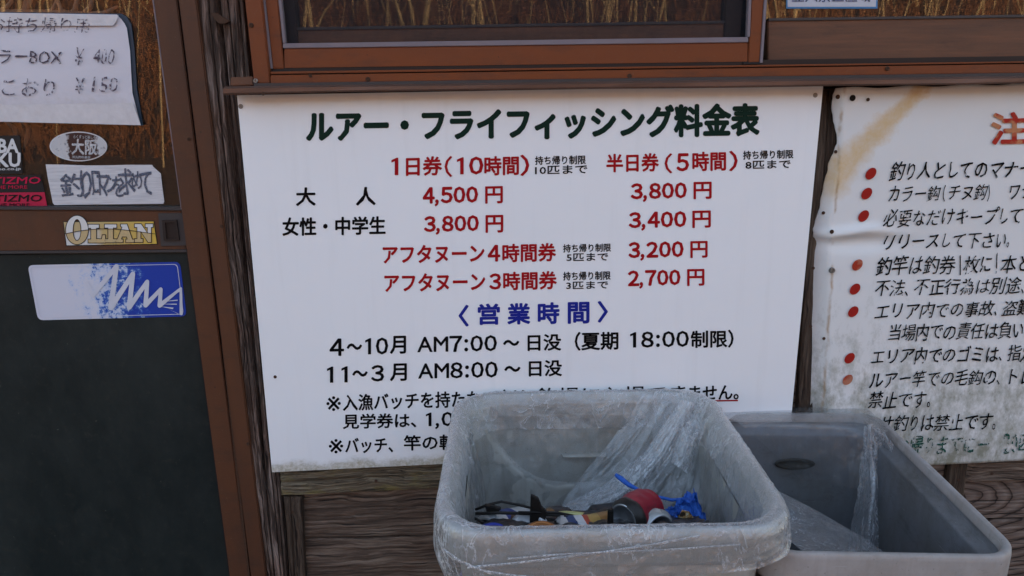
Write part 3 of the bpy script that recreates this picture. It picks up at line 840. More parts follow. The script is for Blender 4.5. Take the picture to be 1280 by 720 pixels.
L('アフタヌーン', 481, 606, 343, 364.5, 341, 362.5, R_, .016); N_('3', 611, 627, 342.5, 361.5); L('時間券', 629.5, 695.5, 340.5, 362.5, 339, 361, R_, .014)
L('持ち帰り制限', 704, 763, 340, 350.5, 339, 349.5, K, .010); L('3匹まで', 708, 760, 352.3, 361.5, 351.2, 360.5, K, .010)
N_('2,700', 784.5, 851, 339, 360.5, 337.5, 359, R_); L('円', 859.5, 880, 337, 357, m=R_, off=.014)
for s, a, b, t, c_ in (('〈', 574, 585, 382, 407.5), ('営', 598, 624, 380.5, 405.5), ('業', 635, 662, 380, 405), ('時', 673, 698.5, 379, 404.5), ('間', 710.5, 736, 378.5, 404), ('〉', 748, 759, 377, 402.5)):
    L(s, a, b, t, c_, m=B, off=.020)
N_('4', 411, 431, 424, 444.5, m=K, off=.034); L('〜', 434, 452, 430, 437, m=K, off=.02); N_('10', 452, 486, 423, 443, m=K, off=.034); L('月', 488, 507, 420.5, 442, m=K, off=.014); L('AM', 522, 560, 421.5, 440, 420.7, 439.2, K, .006); N_('7:00', 561, 622, 420.5, 439.5, m=K, off=.034)
L('〜', 629.5, 648.5, 425.5, 432, m=K, off=.02); L('日没', 660, 701, 418.5, 438.5, m=K, off=.013)
L('（夏期', 719, 772.5, 415.5, 438, m=K, off=.012); N_('18:00', 783, 862, 415.5, 434.5, m=K, off=.034); L('制限）', 864, 916.5, 413.5, 435, m=K, off=.012)
N_('11', 404, 440, 458.5, 478.5, m=K, off=.034); L('〜', 441, 459, 463.5, 470.5, m=K, off=.02); N_('3', 463, 481, 457, 476.5, m=K, off=.034); L('月', 488, 508, 455, 476, m=K, off=.014); L('AM', 523, 561, 454.7, 473, 454, 472.3, K, .006); N_('8:00', 562, 623, 453.5, 472.5, m=K, off=.034)
L('〜', 631, 650, 458, 464.5, m=K, off=.02); L('日没', 661.5, 702, 451, 470.5, m=K, off=.013)
L('※', 408, 426, 495.5, 514, m=K, off=-.02); L('入漁バッチを持たない方は、', 429, 666, 493.5, 513.5, 486, 506, K, .010)
L('釣場に入場でき', 671, 858, 485, 504, 481.5, 500.5, K, .004); L('ません。', 862, 923, 483, 501, 481, 499, K, .012)
pslab('underline', [(700, 505.5), (922.5, 501.5), (922.5, 499.8), (700, 503.8)], YL, .0006, R_, ps, 0)
L('見学券は、', 429, 520, 518, 536, m=K, off=.012); N_('1,000', 528, 600, 516, 536, m=K, off=.034); L('円です。', 602, 670, 514, 531, m=K, off=.010)
L('※', 411, 429, 549, 567, m=K, off=-.02); L('バッチ、', 432, 491, 548, 566.5, m=K, off=.010); L('竿の転貸', 505, 592, 544.5, 563, m=K, off=.012)

# ------------------------------------------------------------------ rules sign (old bent sheet)
YR = -.034
rs = tag(empty('rules_sign', W(1150, 583, YR)), 'old bent white rules board with red dots, brush lettering and rust stain', 'sign')
n = NT('old_rules_panel', W(1150, 583, YR))
X_ = n.xyz()
c = n.mix(n.noise(n.mapping((3, 3, 3)), 1, 4), (.66, .65, .64), (.73, .72, .715))
# dirt film that thickens toward the foot of the sheet
gr = n.noise(n.mapping((26, 26, 17)), 1, 9, .74)
hgt = n.math('MULTIPLY', n.math('SUBTRACT', .50, X_[2]), 1.1)
gf_ = n.math('MULTIPLY', n.ramp(n.math('ADD', gr, n.math('MULTIPLY', n.math('SUBTRACT', hgt, .28), .55)), [(.47, 0), (.74, 1)]), n.ramp(hgt, [(.02, .12), (.35, .95)]))
c = n.mix(gf_, c, (.22, .215, .16))
bl = n.noise(n.mapping((60, 60, 22), (4, 0, 0)), 1, 6, .7)
c = n.mix(n.math('MULTIPLY', n.ramp(bl, [(.56, 0), (.72, .8)]), n.ramp(hgt, [(.1, 0), (.4, 1)])), c, (.19, .18, .145))
# rust stain running from the top edge to the left fold
def px_local(px, py):
    p = W(px, py, YR) - W(1150, 583, YR); return p
a_, b_ = px_local(1058, 205), px_local(1155, 108)
dx, dz = b_.x - a_.x, b_.z - a_.z; ln = math.hypot(dx, dz)
dist = n.math('ADD', n.math('MULTIPLY', n.math('SUBTRACT', X_[0], a_.x), -dz / ln), n.math('MULTIPLY', n.math('SUBTRACT', X_[2], a_.z), dx / ln))
along = n.math('ADD', n.math('MULTIPLY', n.math('SUBTRACT', X_[0], a_.x), dx / ln), n.math('MULTIPLY', n.math('SUBTRACT', X_[2], a_.z), dz / ln))
dd = n.math('ABSOLUTE', n.math('ADD', dist, n.math('MULTIPLY', n.math('SUBTRACT', n.noise(n.tc, 18, 5, .65), .5), .060)))
wdt = n.math('MAXIMUM', n.math('SUBTRACT', .040, n.math('MULTIPLY', along, .12)), .016)
st = n.math('SUBTRACT', 1.0, n.math('DIVIDE', dd, wdt), clamp=True)
st = n.math('MULTIPLY', n.ramp(st, [(0, 0), (.6, .8), (1, .9)]), n.ramp(n.math('ADD', along, .12), [(.02, 0), (.08, 1)]))
st = n.math('MULTIPLY', st, n.ramp(n.noise(n.tc, 60, 5, .7), [(.2, .6), (.6, 1)]))
c = n.mix(n.math('MULTIPLY', st, .85), c, (.60, .37, .12))
c = n.mix(n.ramp(n.noise(n.tc, 210, 2, .4), [(.77, 0), (.82, .5)]), c, (.28, .22, .16))
# scratches
sc = n.ramp(n.noise(n.mapping((14, 14, 220), (1, 0, 0), (0, .35, 0)), 1, 2), [(.73, 0), (.76, .35)])
c = n.mix(sc, c, (.75, .75, .74))
_c0 = px_local(1052, 150); _c1 = px_local(1037, 400)
sl_ = (_c1.x - _c0.x) / (_c1.z - _c0.z)
dl = n.math('SUBTRACT', n.math('SUBTRACT', X_[0], _c0.x), n.math('MULTIPLY', n.math('SUBTRACT', X_[2], _c0.z), sl_))
dl = n.math('ABSOLUTE', n.math('ADD', dl, n.math('MULTIPLY', n.math('SUBTRACT', n.noise(n.mapping((8, 8, 12)), 1, 4), .5), .02)))
c = n.mix(n.math('MULTIPLY', n.ramp(dl, [(0, .75), (.0035, 0)]), n.ramp(n.noise(n.mapping((30, 30, 25)), 1, 4), [(.42, 0), (.6, 1)])), c, (.35, .20, .09))
M['oldwhite'] = n.done(n.pbr(c, .5, 0, n.bump(n.noise(n.tc, 14, 5), .15, .006)))
# outline of the torn left edge, top to bottom (pixels)
left = [(1045.5, 111.5), (1043.5, 118), (1043.8, 140), (1046, 160), (1049.5, 180), (1046, 190), (1040, 205), (1036, 225), (1031, 250), (1027, 270), (1021.5, 288), (1021, 300), (1018.5, 340), (1016.5, 380), (1014, 415), (1011.5, 450), (1008, 500), (1005, 540), (1003, 588)]
lp = [W(a, b, YR) for a, b in left]
lz = np.array([p.z for p in lp])[::-1]; lx = np.array([p.x for p in lp])[::-1]
zt_l, zt_r = W(1052, 110, YR).z, W(1280, 104.5, YR).z
zb_l, zb_r = W(1003, 589, YR).z, W(1280, 577, YR).z
x_a, x_b = W(1052, 110, YR).x, W(1280, 104.5, YR).x
XE = 1.56
nx, nz = 120, 130
# crease along which the left strip is bent back
cre = [W(a, b, YR) for a, b in ((1053, 110), (1054, 150), (1053.5, 190), (1046, 230), (1041, 260), (1038, 290), (1037, 400), (1034, 588))]
cz = np.array([p.z for p in cre])[::-1]; cx_ = np.array([p.x for p in cre])[::-1]
cen = W(1062, 291, YR)
def surf_y(x, z):
    """how far the bent sheet stands out from its plane"""
    x = np.asarray(x, float); z = np.asarray(z, float)
    c = np.interp(z, cz, cx_)
    d = np.clip(c - x, 0, None)
    y = d * .9                                            # left strip bent toward the wall
    r = (x - cen.x)
    y = y - .012 * np.exp(-((z - cen.z - .004 * np.sin(r * 40)) / .010) ** 2) * np.exp(-(r / .075) ** 2) * (1 if True else 0)
    y = y + .010 * np.exp(-((z - cen.z + .020) / .014) ** 2) * np.exp(-((r - .02) / .07) ** 2)
    y = y + fbm(x * 5, z * 5, 2, 3) * .006 + fbm(x * 16, z * 16, 6, 2) * .0016
    y = y - .006 * np.exp(-((x - cx_[-1]) / .03) ** 2) * np.exp(-((z - cz[-1]) / .05) ** 2)
    return y
v = []
for j in range(nz):
    tv = j / (nz - 1)
    for i in range(nx):
        u = (i / (nx - 1)) ** 1.35
        zl = zb_l + (zt_l - zb_l) * tv; xl = float(np.interp(zl, lz, lx)) + float(fbm(np.array([zl * 60]), np.array([0.]), 1)[0]) * .004
        xx = xl + (XE - xl) * u
        zb = zb_l + (zb_r - zb_l) * (xx - x_a) / (x_b - x_a); zt = zt_l + (zt_r - zt_l) * (xx - x_a) / (x_b - x_a) + .0015 * math.sin(xx * 60)
        v.append([xx, 0, zb + (zt - zb) * tv])
va = np.array(v); va[:, 1] = YR + surf_y(va[:, 0], va[:, 2])
m = len(va); vb = va.copy(); vb[:, 1] += .0015
f = []
for j in range(nz - 1):
    for i in range(nx - 1):
        k = j * nx + i
        f.append((k, k + 1, k + 1 + nx, k + nx)); f.append((k + m, k + m + nx, k + m + nx + 1, k + m + 1))
for i in range(nx - 1):
    f.append((i, i + m, i + 1 + m, i + 1)); k = (nz - 1) * nx + i; f.append((k, k + 1, k + 1 + m, k + m))
for j in range(nz - 1):
    k = j * nx; f.append((k, k + nx, k + nx + m, k + m)); k = j * nx + nx - 1; f.append((k, k + m, k + nx + m, k + nx))
obj('panel', np.concatenate([va, vb]), f, M['oldwhite'], rs, smooth=True)
def on_sheet(lift):
    def g(p): return Vector((p.x, YR - lift + float(surf_y(p.x, p.z)), p.z))
    return g
OS = on_sheet(.0022)
INKS = [ink('worn_black_brush_%d' % i, (.003, .003, .004), wv, 90, .5, i * 3) for i, wv in enumerate((.1, .35, .7))]
def brush(s, x0, x1, top, bot, mat=None, slope=-.020, offs=(.002, .014), name='lettering', gap=None):
    """hand painted row: each character with its own weight, lean and size"""
    rnd = random.Random(int(x0 * 7 + top * 13))
    wts = [0.55 if ch in '、。（）120' else (.8 if ch in 'しいりに' else 1.0) for ch in s]
    tot = sum(wts); pos = x0
    V, Fc, FM = [], [], []
    for ch, wt in zip(s, wts):
        wpx = (x1 - x0) * wt / tot
        if ch != ' ':
            off = rnd.uniform(*offs)
            vv, ff = glyphs(ch)
            mn, mx = vv.min(0), vv.max(0)
            # keep the natural em box for small marks and thin strokes
            em = np.array([[0, -.12], [1, .88]]) if ord(ch) > 255 else np.array([mn, mx])
            u = (vv - em[0]) / (em[1] - em[0])
            if ch == '（' : u[:, 0] -= .35
            if ch == '）' : u[:, 0] += .0
            sc = rnd.uniform(.96, 1.10); u[:, 1] = (u[:, 1] - .5) * sc * 1.12 + .5 + rnd.uniform(-.05, .05)
            u[:, 0] = (u[:, 0] - .5) * rnd.uniform(1.0, 1.12) + .5
            u[:, 0] += (u[:, 1] - .5) * rnd.uniform(.16, .30)
            u[:, 1] += (u[:, 0] - .5) * rnd.uniform(.02, .10)
            px = pos + (u[:, 0] * wpx * .98 if ord(ch) > 255 else wpx * .5 + (u[:, 0] - .5) * (wpx * .10 if ch == '1' else wpx * .8))
            py = bot + (top - bot) * u[:, 1] + (px - x0) * slope
            sd = pos * .37
            a, b = px.copy(), py.copy()
            px = a + fbm(a / 5, b / 5, sd, 2) * 2.0; py = b + fbm(a / 5 + 40, b / 5, sd, 2) * 1.8
            # brush pressure: strokes swell and thin
            o = len(V)
            px, py, dp, ff = thicken(px, py, ff, off * 19)
            V += [OS(W(p, q_, YR)) - Vector((0, d, 0)) for p, q_, d in zip(px, py, dp)]
            Fc += [tuple(i + o for i in q_) for q_ in ff]
            FM += [rnd.choice((0, 0, 0, 1, 1, 2))] * len(ff)
        pos += wpx
    if mat is None: return obj(name, V, Fc, None, rs, mats=INKS, fmat=FM)
    return obj(name, V, Fc, mat, rs)
brush('釣り人としてのマナー', 1113, 1291, 203.5, 224.5, offs=(.008, .020))
brush('カラー鈎（チヌ鈎） ワナ', 1110, 1292, 233, 251.5)
brush('必要なだけキープして', 1105, 1279, 263, 282.5)
brush('リリースして下さい。', 1104, 1268, 293, 312)
brush('釣竿は釣券1枚に1本と', 1096, 1290, 322, 343, offs=(.004, .018))
brush('不法、不正行為は別途、', 1093, 1287, 350.5, 369)
brush('エリア内での事故、盗難', 1093, 1290, 379, 397.5)
brush('当場内での責任は負いま', 1109, 1296, 406, 425)
brush('エリア内でのゴミは、指定', 1088, 1294, 435.5, 454, offs=(.004, .018))
brush('ルアー竿での毛鈎の、トレ', 1086, 1291, 464.5, 483)
brush('禁止です。', 1085, 1168, 490, 509)
brush('エサ釣りは禁止です。', 1080, 1250, 519.5, 539)
GR = ink('worn_green_brush', (.02, .10, .075), 1.25, 120, .5, 9)
brush('お帰りまでに一 20匹', 1118, 1290, 546, 567, GR, offs=(.004, .02))
RDO = ink('faded_red_paint', (.40, .03, .02), 0, 60, .5, 2, (.50, .20, .10))
letter('lettering', '注意', (1239, 1328, 141.5, 180, 139.5, 178), YR, RDO, rs, .034, surf=OS)
RD = [ink('dot_red', (.34, .018, .013), 0, 90, .5, 3), ink('dot_red_faded', (.36, .04, .02), 0, 50, .5, 3, (.42, .16, .10))]
for k, (a, b) in enumerate(((1088.3, 217), (1083.3, 242), (1079.5, 270), (1071.3, 331), (1068, 361), (1065.5, 389), (1061, 447), (1058.7, 474))):
    c = OS(W(a, b, YR)); c.y -= .0004
    v = [c + Vector((.0098 * math.cos(t) + .0025 * math.sin(t), 0, .0110 * math.sin(t))) for t in [2 * math.pi * i / 22 for i in range(22)]]
    v = [Vector((p.x, YR - .0026 + float(surf_y(p.x, p.z)), p.z)) for p in v]
    obj('red_dot', v, [tuple(range(22))], RD[k in (3, 7)], rs)
# holes with rust rims, nails
def ns(px, py, me, name='nail'):
    p = OS(W(px, py, YR)); o = bpy.data.objects.new(name, me); COL.objects.link(o); o.location = p; attach(o, rs)
HOLE = screw_mesh('nail_hole', .0056, plain('hole_black', (.01, .006, .004), .9), .0006)
for a, b, me in ((1064, 122.5, HOLE), (1084, 124.5, NAILH), (1047.5, 121, RUSTY), (1032, 267, NAILH), (1038, 289, RUSTY), (1022, 338, NAILH), (1039, 337.5, BIGN), (1031, 424, NAILH), (1019, 412, NAILH), (1012, 494, NAILH), (1047, 190, NAILH)):
    ns(a, b, me)

# ------------------------------------------------------------------ things on the door and the window pane
def sheet(name, px, y, mat, parent, thick=.0004, bevel=0, rnd=0, **k):
    """flat printed piece from a pixel outline"""
    v = [W(a, b, y) for a, b in px]
    n_ = len(v)
    v2 = [Vector((p.x, p.y + thick, p.z)) for p in v]
    f = [tuple(range(n_)), tuple(range(n_, 2 * n_))[::-1]] + [(i, i + n_, (i + 1) % n_ + n_, (i + 1) % n_) for i in range(n_)]
    return obj(name, v + v2, f, mat, parent, **k)

def rounded(px, r, seg=4):
    out = []
    m = len(px)
    for i in range(m):
        p = Vector(px[i]); a = Vector(px[i - 1]); b = Vector(px[(i + 1) % m])
        da = (a - p).normalized() * r; db = (b - p).normalized() * r
        for s in range(seg + 1):
            t = s / seg; out.append(tuple((p + da) * (1 - t) ** 2 + p * 2 * t * (1 - t) + (p + db) * t * t))
    return out

YG = .003        # face of the door glass
# notice paper in a dark folder
npp = tag(empty('handwritten_notice', W(80, 90, YG - .006)), 'white handwritten price notice taped to the door glass', 'notice')
n = NT('notice_paper', W(80, 90, YG - .006))
c = n.mix(n.noise(n.mapping((9, 9, 9)), 1, 5), (.58, .55, .60), (.66, .63, .68))
zz = n.xyz()[2]
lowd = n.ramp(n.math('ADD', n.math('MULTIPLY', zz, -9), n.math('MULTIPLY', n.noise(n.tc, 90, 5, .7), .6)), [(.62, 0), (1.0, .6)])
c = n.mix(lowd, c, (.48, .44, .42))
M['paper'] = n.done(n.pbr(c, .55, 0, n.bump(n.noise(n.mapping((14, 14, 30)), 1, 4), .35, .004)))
M['folder'] = plain('dark_blue_folder', (.03, .055, .085), .35)
M['tape'] = (lambda n: n.done(n.pbr(n.mix(n.noise(n.tc, 70, 5), (.52, .49, .50), (.68, .66, .68)), .25, 0, n.bump(n.noise(n.tc, 50, 4), .4, .003))))(NT('yellowed_tape'))
sheet('folder', [(-60, 14), (151, 17), (158, 21), (164, 31), (168, 62), (171, 112), (175, 135), (178.5, 157), (-60, 151)], YG - .003, M['folder'], npp, .002)
# the paper bulges a little from the folder
out = [(-60, 14.5), (147.5, 18), (154, 22.5), (158.5, 30), (162.5, 60), (165.5, 112), (169, 125), (176.5, 156), (-60, 149.5)]
NX, NZ = 30, 24
v = []
for j in range(NZ + 1):
    t = j / NZ; py = 15 + t * (151 - 15)
    xr = np.interp(py, [17, 20, 24, 31, 60, 112, 125, 152], [146, 151, 154.5, 158.5, 162.5, 165.5, 169, 176])
    for i in range(NX + 1):
        u = i / NX; pxx = -60 + (xr + 60) * u
        yy = py + u * (3.2 if t < .5 else 4.6 * 1)
        d = .003 + .0035 * math.sin(math.pi * t) * math.sin(math.pi * min(1, u * 1.0)) + float(fbm(np.array([u * 5]), np.array([t * 6]), 3)[0]) * .002
        v.append(W(pxx, yy, YG - .003 - d))
r_ = NX + 1
obj('paper', v, [(j * r_ + i, j * r_ + i + 1, (j + 1) * r_ + i + 1, (j + 1) * r_ + i) for j in range(NZ) for i in range(NX)], M['paper'], npp, smooth=True)
YP = YG - .0115
sheet('tape', [(-60, 33), (141, 32), (145, 27), (148, 19), (-60, 15.5)], YP + .0008, M['tape'], npp, .0003)
sheet('tape', [(-60, 150.5), (176, 156.5), (166, 128.5), (-60, 132)], YP + .0006, M['tape'], npp, .0003)
PEN = ink('worn_grey_marker', (.10, .075, .10), .8, 150, .6, 4)
def pen(s, x0, x1, t, b, off=.0, sh=.1, par=npp, y=YP, m=PEN, wob=2.0, name='lettering', sl=.01):
    return letter(name, s, (x0, x1, t, b, t + (x1 - x0) * sl, b + (x1 - x0) * sl), y, m, par, off, sh, wob)
pen('お持ち帰り用', -12, 112, 21, 40); pen('クーラーBOX', -42, 77, 61, 79, .004); pen('¥', 94, 104.5, 60, 81); pen('400', 117, 143, 61, 80)
pen('こおり', 3, 69, 98, 120); pen('¥', 94, 105, 97.5, 117); pen('150', 116, 147, 96, 115)

# oval sticker
ov = tag(empty('oval_sticker', W(98, 183, YG)), 'oval white rimmed sticker with torn middle on the door glass', 'sticker')
def ell(cx, cy, rx, ry, n_=40, tilt=0.0): return [(cx + rx * math.cos(2 * math.pi * i / n_), cy + ry * math.sin(2 * math.pi * i / n_) + tilt * math.cos(2 * math.pi * i / n_)) for i in range(n_)]
WHT = plain('sticker_white', (.62, .61, .62), .45, 0, .2, 300, .08, 30)
n = NT('torn_oval_print', W(98, 183, YG))
xx, _, zz = n.xyz()
tear = n.math('ADD', n.math('ABSOLUTE', n.math('SUBTRACT', xx, .008)), n.math('MULTIPLY', n.math('SUBTRACT', n.noise(n.tc, 70, 5, .7), .5), .030))
f_ = n.ramp(tear, [(.0235, 0), (.0245, 1)])
c = n.mix(f_, (.050, .018, .014), n.mix(n.ramp(n.noise(n.tc, 120, 5, .7), [(.58, 0), (.68, .8)]), (.50, .49, .50), (.12, .13, .16)))
M['ovalp'] = n.done(n.pbr(c, .5, 0, n.bump(n.noise(n.tc, 160, 4), .3, .001)))
sheet('rim', ell(98, 183, 36, 18.7, tilt=.4), YG - .0008, WHT, ov)
sheet('print', ell(98, 183, 34.4, 17.2, tilt=.4), YG - .0014, M['ovalp'], ov)
WI = ink('white_print', (.62, .60, .61), .12, 160, .5, 1)
letter('lettering', '大阪', (90, 121, 174, 193, 174.5, 193.5), YG - .0022, WI, ov, .03)
letter('lettering', 'らくずっと楽しく', (92, 119, 168.5, 173, 169.5, 174), YG - .0022, WI, ov, .01)
letter('lettering', '渓流釣倶楽部', (90, 113, 194.5, 198, 195, 198.5), YG - .0022, WI, ov, .01)

# brush strip
bs = tag(empty('lettered_strip', W(130, 230, YG)), 'torn white strip with grey brush lettering under the oval sticker', 'sticker')
n = NT('scuffed_strip')
c = n.mix(n.ramp(n.noise(n.mapping((18, 18, 260), (0, 0, 0), (0, .06, 0)), 1, 5, .6), [(.45, 0), (.7, .7)]), (.60, .585, .60), (.36, .35, .38))
M['strip'] = n.done(n.pbr(c, .5))
sheet('backing', [(57, 205.5), (80, 205.8), (110, 206.8), (140, 206.5), (160, 206), (190, 206), (191.5, 208.5), (201, 217), (203, 235), (205.3, 252), (204, 254.8), (150, 255.3), (100, 255.8), (68, 256.3), (66, 253.5), (60, 224)], YG - .001, M['strip'], bs)
GI = ink('grey_blue_brush', (.15, .16, .21), .3, 120, .5, 6)
for ch, a, b, t, c_ in (('釣', 76, 104, 217, 246), ('り', 101, 114, 213, 247), ('ロ', 115.5, 125, 214, 243), ('マ', 122, 138, 219, 246), ('ン', 133, 147, 218, 240), ('を', 140, 154, 221, 246), ('求', 148, 168, 211, 243), ('め', 164, 178, 214, 236), ('て', 175, 190, 215, 243)):
    letter('lettering', ch, (a, b, t, c_, t, c_), YG - .0018, GI, bs, .018, -.1, 1.6, wscale=9)

# cropped logo stickers at the left edge
bk = tag(empty('black_sticker', W(10, 195, YG)), 'black sticker with stacked white capitals at the left edge of the photo', 'sticker')
BLK = plain('sticker_black', (.012, .014, .017), .4)
PNK = plain('sticker_pink_red', (.50, .015, .06), .4)
sheet('backing', rounded([(-32, 171), (25, 169), (28.5, 217), (-32, 218)], 3), YG - .001, BLK, bk)
WB = ink('clean_white_print', (.62, .62, .63))
letter('lettering', 'BA', (-2, 22.5, 174, 190.5, 174, 190.5), YG - .0018, WB, bk, .05)
letter('lettering', 'KU', (-3, 25, 191.5, 208.5, 191.5, 208), YG - .0018, WB, bk, .05)
letter('lettering', 'no.co.jp', (-2, 26, 209.8, 214, 209.3, 213.5), YG - .0018, WB, bk, .02)
PI = ink('pink_red_print', (.50, .015, .06)); BI = ink('black_print', (.012, .012, .014))
for (nm, lab, q_, bg, fg, ty) in (('black_logo_sticker', 'black sticker with pink red capitals above its pink twin', [(-30, 220), (50.5, 218.5), (56, 240), (-30, 241)], BLK, PI, 221.5),
                                  ('pink_logo_sticker', 'pink red sticker with black capitals in the corner of the door glass', [(-30, 241.3), (55.5, 240.3), (59.5, 261), (-30, 262)], PNK, BI, 243.8)):
    e = tag(empty(nm, W(20, ty + 8, YG)), lab, 'sticker')
    sheet('backing', q_, YG - .001, bg, e)
    letter('lettering', 'TIZMO', (-9 if ty < 230 else -7, 50.5 if ty < 230 else 52.5, ty, ty + 8.3, ty - .3, ty + 8), YG - .0018, fg, e, .035, .15)
    letter('lettering', 'THE MORE', (-9, 34 if ty < 230 else 37, ty + 10.5, ty + 14.5, ty + 10.3, ty + 14.2), YG - .0018, fg, e, .02)

# OLIAN sticker on the mid rail
YM = -.010
ol = tag(empty('yellow_lettered_sticker', W(138, 292, YM)), 'yellow and white serif lettered sticker on the brown door rail', 'sticker')
n = NT('olian_print_ground', W(138, 292, YM))
xx, _, zz = n.xyz()
wave = n.math('ADD', n.math('MULTIPLY', n.math('SINE', n.math('MULTIPLY', n.math('ADD', xx, .10), 19.0)), .010), n.math('MULTIPLY', xx, .02))
below = n.math('LESS_THAN', zz, wave)
gold = n.mix(n.ramp(n.math('ADD', n.math('MULTIPLY', xx, 6), .45), [(.2, 0), (.95, 1)]), (.50, .37, .19), (.62, .40, .07))
M['olbg'] = n.done(n.pbr(n.mix(n.ramp(n.math('ADD', n.math('MULTIPLY', xx, 6), .5), [(.32, 1), (.42, 0)]), gold, n.mix(below, gold, (.62, .60, .58))), .4))
n = NT('olian_print_letters', W(138, 292, YM))
xx, _, zz = n.xyz()
wave = n.math('ADD', n.math('MULTIPLY', n.math('SINE', n.math('MULTIPLY', n.math('ADD', xx, .10), 19.0)), .010), n.math('MULTIPLY', xx, .02))
below = n.math('LESS_THAN', zz, wave)
M['olfg'] = n.done(n.pbr(n.mix(below, (.64, .62, .60), (.52, .38, .20)), .4))
sheet('backing', [(78.5, 276.7), (192.7, 275.9), (197.2, 305.5), (82.5, 307.6)], YM - .0008, BLK, ol)
sheet('print', [(79.6, 277.7), (191.8, 276.9), (196, 304.7), (83.4, 306.6)], YM - .0013, M['olbg'], ol)
def ring(cx, cy, rx, ry, ix, iy, y, mat, name='lettering'):
    n_ = 36
    o = [(cx + rx * math.cos(2 * math.pi * i / n_), cy + ry * math.sin(2 * math.pi * i / n_)) for i in range(n_)]
    i2 = [(cx + ix * math.cos(2 * math.pi * i / n_), cy + iy * math.sin(2 * math.pi * i / n_)) for i in range(n_)]
    v = [W(a, b, y) for a, b in o + i2]
    obj(name, v, [(i, (i + 1) % n_, (i + 1) % n_ + n_, i + n_) for i in range(n_)], mat, ol)
ring(96.3, 287.5, 14.8, 18.8, 4.4, 12.6, YM - .0020, BLK); ring(96.3, 287.5, 13.8, 17.8, 5.4, 13.6, YM - .0027, M['olfg'])
def poly(pts, cx, cy, sx, sy, y, mat, grow=0.0):
    v = []
    m = len(pts)
    P = [Vector((cx + a * sx, cy - b * sy)) for a, b in pts]
    if grow:
        Q = []
        for i in range(m):
            e1 = (P[i] - P[i - 1]).normalized(); e2 = (P[(i + 1) % m] - P[i]).normalized()
            n1 = Vector((e1.y, -e1.x)); n2 = Vector((e2.y, -e2.x)); nn = (n1 + n2); nn = nn / max(.3, nn.dot(n1))
            Q.append(P[i] - nn * grow * SGN)
        P = Q
    return [W(p.x, p.y, y) for p in P]
SGN = 1
GL = {'L': [(0, 0), (1, 0), (1, .42), (.84, .42), (.80, .2), (.46, .2), (.46, .82), (.62, .82), (.62, 1), (0, 1), (0, .82), (.16, .82), (.16, .18), (0, .18)],
      'I': [(0, 0), (1, 0), (1, .18), (.70, .18), (.70, .82), (1, .82), (1, 1), (0, 1), (0, .82), (.30, .82), (.30, .18), (0, .18)],
      'N': [(0, 0), (.44, 0), (.44, .17), (.32, .17), (.32, .62), (.74, 0), (.90, 0), (.90, .83), (1, .83), (1, 1), (.60, 1), (.60, .83), (.72, .83), (.72, .46), (.34, 1), (0, 1), (0, .83), (.14, .83), (.14, .17), (0, .17)],
      'A': [(0, 0), (.40, 0), (.40, .16), (.31, .16), (.36, .32), (.62, .32), (.66, .16), (.58, .16), (.58, 0), (1, 0), (1, .16), (.90, .16), (.62, 1), (.30, 1), (.30, .9), (.38, .84), (.12, .16), (0, .16)]}
def tri_poly(vs):
    from mathutils.geometry import tessellate_polygon
    return [tuple(t) for t in tessellate_polygon([vs])]
for ch, x0, wd in (('L', 110.5, 21), ('I', 131, 14.5), ('A', 144, 23.5), ('N', 168.5, 22.5)):
    for g, yy, mt in ((.95, YM - .0020, BLK), (0, YM - .0027, M['olfg'])):
        vs = poly(GL[ch], x0, 303.3 - (x0 - 110) * .012, wd, 22.5, yy, mt, g)
        obj('lettering', vs, tri_poly(vs), mt, ol)
wl = []
for i in range(41):
    p = W(79.6 + i * 2.85, 290, YM - .0034); x = p.x - worldloc(ol).x
    zl = worldloc(ol).z + math.sin((x + .10) * 19) * .010 + x * .02
    wl.append((p.x, zl))
v = [Vector((a, YM - .0034, b + s * .0006)) for a, b in wl for s in (-1, 1)]
obj('wave_line', v, [(2 * i, 2 * i + 2, 2 * i + 3, 2 * i + 1) for i in range(40)], BLK, ol)

# blue sticker with white zigzag
YD = -.003
bl_ = tag(empty('blue_zigzag_sticker', W(135, 363, YD)), 'blue sticker faded white at left, white zigzag, on the dark door panel', 'sticker')
n = NT('faded_blue_print', W(135, 363, YD))
xx = n.xyz()[0]
fd = n.math('ADD', n.math('MULTIPLY', xx, 9.0), n.math('MULTIPLY', n.math('SUBTRACT', n.noise(n.tc, 40, 8, .78), .5), 4.2))
c = n.ramp(n.math('ADD', n.math('MULTIPLY', fd, .5), .5), [(.30, (.58, .58, .66)), (.50, (.42, .50, .68)), (.58, (.05, .15, .44)), (.72, (.010, .045, .33))])
M['blue'] = n.done(n.pbr(c, .35))
WB2 = plain('sticker_pale', (.58, .585, .66), .38)
sheet('border', rounded([(34.5, 331.5), (225, 327.3), (233.3, 395.5), (47.5, 400.3)], 7), YD - .0008, M['blue'], bl_)
def line_loop(px, wpx, y, mat, name):
    m = len(px); c = Vector((sum(p[0] for p in px) / m, sum(p[1] for p in px) / m))
    v = []
    for p in px:
        d = (c - Vector(p)); d = Vector((d.x / abs(d.x or 1), d.y / abs(d.y or 1)))
        v += [W(p[0], p[1], y), W(p[0] + d.x * wpx * .7, p[1] + d.y * wpx * .7, y)]
    obj(name, v, [(2 * i, 2 * ((i + 1) % m), 2 * ((i + 1) % m) + 1, 2 * i + 1) for i in range(m)], mat, bl_)
line_loop(rounded([(37.5, 333.8), (221.8, 330), (229.8, 393), (50, 397.5)], 5), 1.0, YD - .0014, WB2, 'border_line')
zig = [(108, 352), (116, 369), (145.5, 333), (138.5, 384.5), (166, 342.5), (161.5, 384), (184, 352), (182, 381.5), (201, 361.5), (199.5, 382), (226, 360.5), (226.5, 392)]
